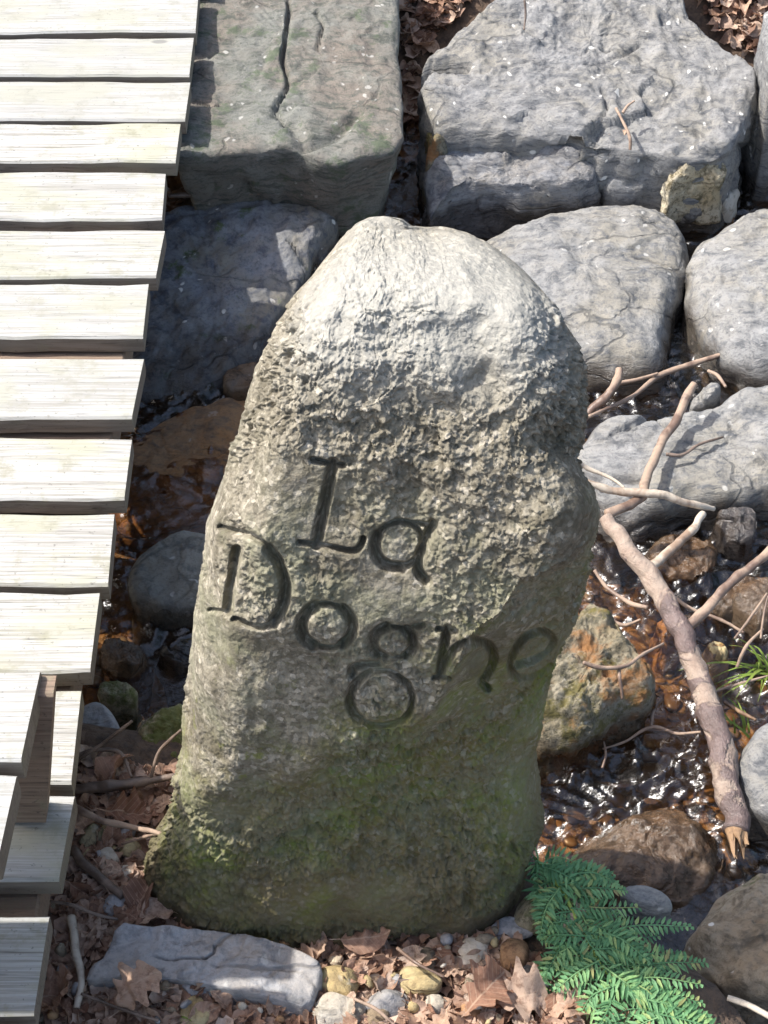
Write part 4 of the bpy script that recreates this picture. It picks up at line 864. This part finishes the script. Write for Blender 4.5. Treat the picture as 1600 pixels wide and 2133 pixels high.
stick('twig', 'long thin brown twig crossing the water towards the egg-shaped boulder', 'twig', [('twig', [(1225, 868, -0.06), (1310, 830, -0.09), (1370, 785, -0.11), (1430, 762, -0.11), (1502, 738, -0.10)], [0.003, 0.004, 0.0055, 0.006, 0.005], M_twig)])
stick('twig', 'thin pale twig behind the short thick pinkish twig', 'twig', [('twig', [(1290, 798, -0.10), (1330, 790, -0.10), (1370, 778, -0.10)], [0.004, 0.004, 0.003], M_twig)])
stick('twig', 'thin reddish twig hooked by the grey splintered stone', 'twig', [('twig', [(1475, 772, -0.08), (1495, 782, -0.075), (1512, 806, -0.075)], [0.003, 0.0035, 0.003], M_twig)])
stick('twig', 'small pale twig above the bare stick at the carved stone edge', 'twig', [('twig', [(1200, 958, -0.03), (1225, 975, -0.045), (1270, 995, -0.055), (1300, 1016, -0.06)], [0.005, 0.0045, 0.003, 0.0025], M_bare)])
stick('twig', 'fine tan twig in the water right of the fallen branch', 'twig', [('twig', [(1400, 1240, -0.12), (1440, 1268, -0.12), (1500, 1290, -0.125), (1550, 1318, -0.125)], [0.0025, 0.003, 0.003, 0.0025], M_twig)])
stick('twig', 'thin twig with a fork over the ripples left of the fallen branch', 'twig', [
    ('stem', [(1460, 1525, -0.11), (1410, 1528, -0.12), (1358, 1515, -0.12), (1300, 1545, -0.13), (1255, 1560, -0.135)], [0.0022, 0.0025, 0.003, 0.002, 0.0015], M_twig),
    ('side_twig', [(1356, 1515, -0.12), (1362, 1480, -0.115), (1380, 1455, -0.11)], [0.0025, 0.0025, 0.002], M_twig)])
stick('twig', 'red brown twig lying across the rusty mossy rock', 'twig', [('twig', [(1215, 1380, 0.02), (1250, 1390, 0.01), (1300, 1388, 0.0), (1345, 1360, -0.02), (1382, 1340, -0.04)], [0.003, 0.0035, 0.003, 0.0025, 0.002], M_twig)])
stick('twig', 'short red brown twig hanging down the rusty mossy rock', 'twig', [('twig', [(1290, 1390, 0.0), (1292, 1420, -0.01), (1296, 1456, -0.03)], [0.003, 0.003, 0.002], M_twig)])
stick('twig', 'orange twig at the water beside the rough grey boulder', 'twig', [('twig', [(1508, 1462, -0.12), (1540, 1482, -0.12), (1575, 1500, -0.12)], [0.003, 0.0035, 0.003], M_split)])
stick('twig', 'red brown twig in the brook behind the top of the carved stone', 'twig', [('twig', [(930, 476, -0.125), (975, 455, -0.12), (1030, 434, -0.115)], [0.004, 0.005, 0.003], M_twig)])
stick('twig', 'white peeled stick fragment in the brook below the dark ledge', 'twig', [('twig', [(1078, 442, -0.125), (1090, 428, -0.12), (1108, 414, -0.115)], [0.007, 0.006, 0.004], M_bare)])
stick('twig', 'long thin white stem lying along the water under the dark ledge', 'twig', [('twig', [(1135, 398, -0.12), (1180, 388, -0.115), (1250, 388, -0.115), (1330, 400, -0.12), (1395, 392, -0.12)], [0.002, 0.0022, 0.0022, 0.002, 0.0015], M_bare)])
stick('twig', 'forked grey twig lying on the massive pale boulder', 'twig', [
    ('stem', [(1283, 225, 0.085), (1298, 255, 0.075), (1312, 285, 0.06), (1313, 312, 0.04)], [0.003, 0.0035, 0.0035, 0.003], M_twig), ('side_twig', [(1297, 235, 0.082), (1308, 220, 0.09), (1322, 210, 0.095)], [0.003, 0.003, 0.002], M_twig)])
stick('twig', 'small dark twig standing on top of the massive pale boulder', 'twig', [('twig', [(1093, 0, 0.16), (1095, 30, 0.14), (1092, 62, 0.12)], [0.0025, 0.003, 0.002], M_twigd)])
stick('twig', 'long grey twig lying across the back edge of the mossy dark rock', 'twig', [('twig', [(352, 408, 0.0), (430, 404, -0.005), (510, 402, -0.01), (600, 400, -0.012)], [0.005, 0.006, 0.005, 0.003], M_twigd)])
stick('twig', 'pale slanting leaf-like splinter at the corner of the massive boulder', 'twig', [('twig', [(1532, 290, -0.03), (1526, 315, -0.04), (1520, 330, -0.05)], [0.004, 0.006, 0.003], M_bare)])
for lb, L_, r_ in [('thin brown twig angled over the yellowish brook stone', [(1530, 1330, -0.10), (1560, 1290, -0.09), (1598, 1235, -0.07)], 0.0022), ('dark crooked twig leaning into the grass blades', [(1535, 1390, -0.13), (1555, 1345, -0.10), (1590, 1310, -0.09)], 0.003),
    ('pale straw stem slanting above the long side branch', [(1585, 1330, -0.09), (1590, 1290, -0.07), (1600, 1240, -0.05)], 0.002), ('straw stem floating beside the fallen branch', [(1490, 1440, -0.135), (1540, 1425, -0.13), (1600, 1408, -0.13)], 0.0022),
    ('short brown twig on the water behind the rusty rock', [(1270, 1290, -0.10), (1300, 1302, -0.10), (1335, 1290, -0.09)], 0.003), ('fine dark twig over the brown boulder awash', [(1255, 1600, -0.13), (1262, 1570, -0.12), (1258, 1545, -0.12)], 0.002)]:
    stick('twig', lb, 'twig', [('twig', L_, [r_, r_*1.1, r_*0.7], M_twig)])
# shaded litter beside the boardwalk
stick('stick', 'thick brown stick in the shaded litter touching the carved stone', 'stick', [('stick', [(160, 1642, 0.03), (220, 1640, 0.035), (280, 1632, 0.035), (365, 1617, 0.04)], [0.007, 0.008, 0.007, 0.005], M_twigd)])
stick('twig', 'forked pale twig arching over the left foot of the carved stone', 'twig', [
    ('stem', [(152, 1682, 0.04), (200, 1705, 0.05), (270, 1722, 0.06), (330, 1735, 0.09), (380, 1762, 0.12), (418, 1794, 0.115)], [0.006, 0.005, 0.004, 0.0035, 0.0025, 0.002], M_twig),
    ('side_twig', [(330, 1736, 0.088), (295, 1745, 0.06), (255, 1758, 0.04)], [0.003, 0.0025, 0.002], M_twig)])
stick('stick', 'dark curved stick leading to the slate slab beside the boardwalk', 'stick', [('stick', [(152, 1768, 0.02), (170, 1795, 0.025), (205, 1825, 0.028), (255, 1868, 0.03)], [0.006, 0.0075, 0.0075, 0.006], M_twigd)])
stick('twig', 'fine dark red twig across the leaves above the lowest boardwalk plank', 'twig', [('twig', [(105, 1878, 0.04), (150, 1885, 0.045), (200, 1905, 0.045), (245, 1915, 0.04)], [0.002, 0.0025, 0.0025, 0.002], M_twigd)])
stick('stick', 'mouldy pale grey stick beside the lowest boardwalk plank', 'stick', [('stick', [(150, 1910, 0.03), (155, 1960, 0.035), (165, 2010, 0.035), (168, 2050, 0.035), (158, 2100, 0.03)], [0.006, 0.006, 0.006, 0.005, 0.004], M_bare)])
stick('twig', 'dark bare twig rising beside the mossy rock to the carved stone', 'twig', [('twig', [(315, 1620, 0.04), (330, 1570, 0.07), (350, 1545, 0.09), (378, 1520, 0.11)], [0.0025, 0.003, 0.003, 0.002], M_twigd)])
stick('twig', 'dark twig slanting over the smooth grey stone by the boardwalk', 'twig', [('twig', [(165, 1580, 0.03), (205, 1555, 0.045), (240, 1530, 0.06), (275, 1502, 0.075)], [0.003, 0.003, 0.003, 0.002], M_twigd)])
stick('twig', 'thin twig lying flat below the smooth grey stone', 'twig', [('twig', [(158, 1575, 0.03), (195, 1563, 0.035), (250, 1568, 0.035), (275, 1620, 0.03)], [0.003, 0.003, 0.003, 0.002], M_twigd)])
stick('twig', 'thin brown twig over the pale olive cobble', 'twig', [('twig', [(828, 1975, 0.05), (870, 2008, 0.06), (925, 2035, 0.055)], [0.0022, 0.0022, 0.0015], M_twig)])
stick('twig', 'thin brown twig leaning on the pitted angular stone', 'twig', [('twig', [(738, 2080, 0.06), (780, 2100, 0.065), (822, 2135, 0.06)], [0.0022, 0.0022, 0.002], M_twig)])
stick('twig', 'thin twig among the leaves before the slate slab', 'twig', [('twig', [(170, 2070, 0.04), (260, 2105, 0.045), (330, 2125, 0.045)], [0.002, 0.0022, 0.002], M_twigd)])
stick('twig', 'white peeled twig lying at the foot of the drab boulder', 'twig', [('twig', [(1515, 2078, 0.0), (1560, 2095, 0.0), (1610, 2120, 0.0)], [0.004, 0.004, 0.004], M_bare)])

# ================================================================== FERN AND GRASS
def leaflet(L, W_, bend):
    return np.array([(0, 0, 0), (L*0.35, W_, 0.15*W_), (L*0.35, -W_, 0.15*W_), (L*0.35, 0, -0.1*W_), (L*0.75, W_*0.6, bend*0.5), (L*0.75, -W_*0.6, bend*0.5), (L*0.75, 0, bend*0.5-0.15*W_), (L, 0, bend)]), [(0, 3, 1), (0, 2, 3), (3, 6, 4, 1), (2, 5, 6, 3), (6, 7, 4), (5, 7, 6)]
def frond(P0, P1, sag, width, n, seed, lw=0.0023):
    r_ = random.Random(seed); P0 = np.array(P0); P1 = np.array(P1); mid = (P0+P1)/2+np.array([r_.uniform(-.01, .01), r_.uniform(-.01, .01), sag])
    C = spline([P0, mid, P1], 2*n+2); V, Fc = tube([P0, mid, P1], [0.0013, 0.0011, 0.0006], 10, 5); V = V.tolist(); Fc = list(Fc)
    for i in range(1, 2*n+2):
        f = i/(2*n+1); d = C[min(i+1, 2*n+1)]-C[i-1]; d /= np.linalg.norm(d); side = np.cross(d, [0, 0, 1]); side /= np.linalg.norm(side)+1e-9; up = np.cross(side, d)
        sg = 1 if i % 2 else -1; L = width*(0.55+0.45*math.sin(math.pi*min(1, 0.15+f*0.8)))*(1-0.55*f**3)*r_.uniform(.85, 1.1)
        a = math.radians(r_.uniform(52, 68)); x = d*math.cos(a)+side*sg*math.sin(a)+up*r_.uniform(-.2, .2); x /= np.linalg.norm(x); y = np.cross(up, x); z = np.cross(x, y)
        lv, lf = leaflet(L, lw*r_.uniform(.8, 1.15), -L*r_.uniform(0, .25)); b0 = len(V)
        V += (C[i]+lv[:, :1]*x+lv[:, 1:2]*y+lv[:, 2:3]*z).tolist(); Fc += [tuple(b0+q_ for q_ in f_) for f_ in lf]
    return np.array(V), Fc
fern = link('fern', None, loc=at_g(1150, 1900)); tag(fern, 'bright green feathery fern plant sprawling at the right foot of the carved stone', 'fern')
fl = np.array(fern.location)
ST = [(1112, 1785, 0.03), (1140, 1815, 0.034), (1175, 1860, 0.034), (1200, 1915, 0.034), (1225, 1960, 0.032), (1250, 2005, 0.032), (1290, 2050, 0.032), (1350, 2100, 0.034), (1400, 2150, 0.034)]
V, Fc = tube(pz(ST), [0.002, 0.0028, 0.0028, 0.0026, 0.0024, 0.0024, 0.0022, 0.002, 0.002], 50, 8, wob=0.05); link('stem', mesh('stem', V-fl, Fc), M_stem, fern)
FR = [((1125, 1795), (1105, 1930)), ((1130, 1800), (1220, 1805)), ((1150, 1830), (1290, 1850)), ((1165, 1850), (1120, 1950)), ((1180, 1880), (1330, 1890)), ((1190, 1900), (1300, 1920)), ((1200, 1915), (1130, 2040)),
      ((1215, 1940), (1370, 1950)), ((1225, 1955), (1440, 1930)), ((1230, 1975), (1130, 2020)), ((1240, 1990), (1430, 1990)), ((1250, 2000), (1160, 2060)), ((1265, 2025), (1470, 2005)), ((1285, 2045), (1460, 2050)), ((1290, 2050), (1210, 2110)),
      ((1315, 2075), (1440, 2090)), ((1330, 2085), (1480, 2120)), ((1345, 2100), (1260, 2133)), ((1360, 2110), (1520, 2150)), ((1370, 2120), (1290, 2170)), ((1145, 1815), (1170, 1900)), ((1210, 1900), (1260, 1965)), ((1390, 2140), (1480, 2190)), ((1270, 2080), (1240, 2150)), ((1400, 2060), (1330, 2140)), ((1150, 2010), (1110, 2060)), ((1190, 1960), (1150, 1990)), ((1250, 1950), (1340, 2020)), ((1180, 1830), (1240, 1870)), ((1225, 2090), (1300, 2160))]
for k_ in range(38):
    f_ = random.uniform(0.05, 0.97); i_ = int(f_*7); sx_, sy_ = ST[i_][0]+(f_*7-i_)*(ST[i_+1][0]-ST[i_][0]), ST[i_][1]+(f_*7-i_)*(ST[i_+1][1]-ST[i_][1])
    sg_ = 1 if k_ % 3 else -1; FR.append(((sx_, sy_), (sx_+sg_*random.uniform(60, 160), sy_+random.uniform(-10, 70))))
for i, ((ax_, ay_), (bx_, by_)) in enumerate(FR):
    z0 = 0.030+0.005*(i % 4); z1 = 0.018+0.006*((i*3) % 5)
    bx_ = max(bx_, 1118+0.05*(by_-1800)); p0, p1 = at_z(ax_, ay_, z0), at_z(bx_, by_, z1); ln = (p1-p0).length
    V, Fc = frond(p0, p1, random.uniform(0.0, 0.010), random.uniform(0.018, 0.025), max(8, int(ln/0.0058)), i)
    link('frond', mesh('frond', V-fl, Fc, False), M_fern, fern)
def blades(name, label, px, py, n, L, z, spread, lean=(0, 0)):
    c = np.array(at_z(px, py, z)); V = []; Fc = []
    for k_ in range(n):
        a = random.uniform(0, 6.28); d = np.array([math.cos(a)*spread+lean[0], math.sin(a)*spread+lean[1], 0]); ln = L*random.uniform(.6, 1.1); b = np.array([random.uniform(-.015, .015), random.uniform(-.015, .015), 0])
        wv = np.cross(d/np.linalg.norm(d), [0, 0, 1])*random.uniform(.0016, .003); b0 = len(V)
        for j in range(6):
            f = j/5; q_ = b+d*ln*f+np.array([0, 0, ln*(0.75*f-0.62*f*f)]); V += [q_-wv*(1-f*.9), q_+wv*(1-f*.9)]
        Fc += [(b0+2*j, b0+2*j+1, b0+2*j+3, b0+2*j+2) for j in range(5)]
    o = link(name, mesh(name, V, Fc), M_grass, loc=c); return tag(o, label, 'grass')
blades('grass_tuft', 'tuft of bright green grass blades in the water right of the fallen branch', 1590, 1400, 18, 0.13, -0.15, 0.5, (-0.5, -0.1))
blades('grass_tuft', 'few thick green grass blades beside the rough grey boulder', 1545, 1520, 7, 0.09, -0.15, 0.35, (-0.4, 0.3))
blades('grass_tuft', 'small green sprout among the leaves in front of the rust brown cobble', 1075, 2055, 7, 0.025, 0.02, 0.8)
blades('grass_tuft', 'small green sprig in the litter before the slate slab', 360, 2095, 9, 0.03, 0.02, 0.8)

# ================================================================== WOODLAND AROUND THE BROOK
def tree_crown(seed, n=5200, R=(2.3, 2.3, 1.9)):
    r_ = np.random.default_rng(seed); c = r_.normal(size=(70, 3)); c /= np.linalg.norm(c, axis=1)[:, None]; c *= r_.uniform(0.45, 1, (70, 1))*np.array(R)
    k = r_.integers(0, 70, n); P = c[k]+r_.normal(size=(n, 3))*0.33; a = r_.normal(size=(n, 3)); a /= np.linalg.norm(a, axis=1)[:, None]; b = np.cross(a, r_.normal(size=(n, 3))); b /= np.linalg.norm(b, axis=1)[:, None]
    sz = r_.uniform(0.07, 0.15, (n, 1)); V = np.stack([P-a*sz, P+b*sz*0.55, P+a*sz, P-b*sz*0.55], 1).reshape(-1, 3)
    return V, np.arange(n*4).reshape(n, 4)
M_crown = leaf_mat('tree_foliage', [(0.0, (0.04, 0.075, 0.018)), (0.6, (0.065, 0.11, 0.025)), (1.0, (0.09, 0.14, 0.03))], 0.3)
crown_m = [mesh('crown', *tree_crown(i), False) for i in range(2)]
for m in crown_m: m.materials.append(M_crown)
trunk_m = None
for i, (x, y, lb) in enumerate([(5.6, 3.2, 'oak tree on the bank beyond the drab boulder'), (3.4, 8.2, 'oak tree on the slope behind the massive boulder'), (-1.2, 9.4, 'oak tree on the slope behind the olive slab')]):
    g = tq(x, y)-0.1; root = link('oak_tree', None, loc=(x, y, g)); tag(root, lb, 'tree', 'woodland trees around the brook')
    if trunk_m is None:
        V, Fc = tube([(0, 0, -0.1), (0.05, 0, 1.2), (-0.06, 0.05, 2.8), (0.04, 0, 4.6)], [0.24, 0.17, 0.13, 0.05], 26, 12); trunk_m = mesh('trunk', V, Fc); trunk_m.materials.append(M_twigd)
    link('trunk', trunk_m, None, root); link('crown', crown_m[i % 2], None, root, loc=(0, 0, 4.5), rot=(0, 0, i*1.1))
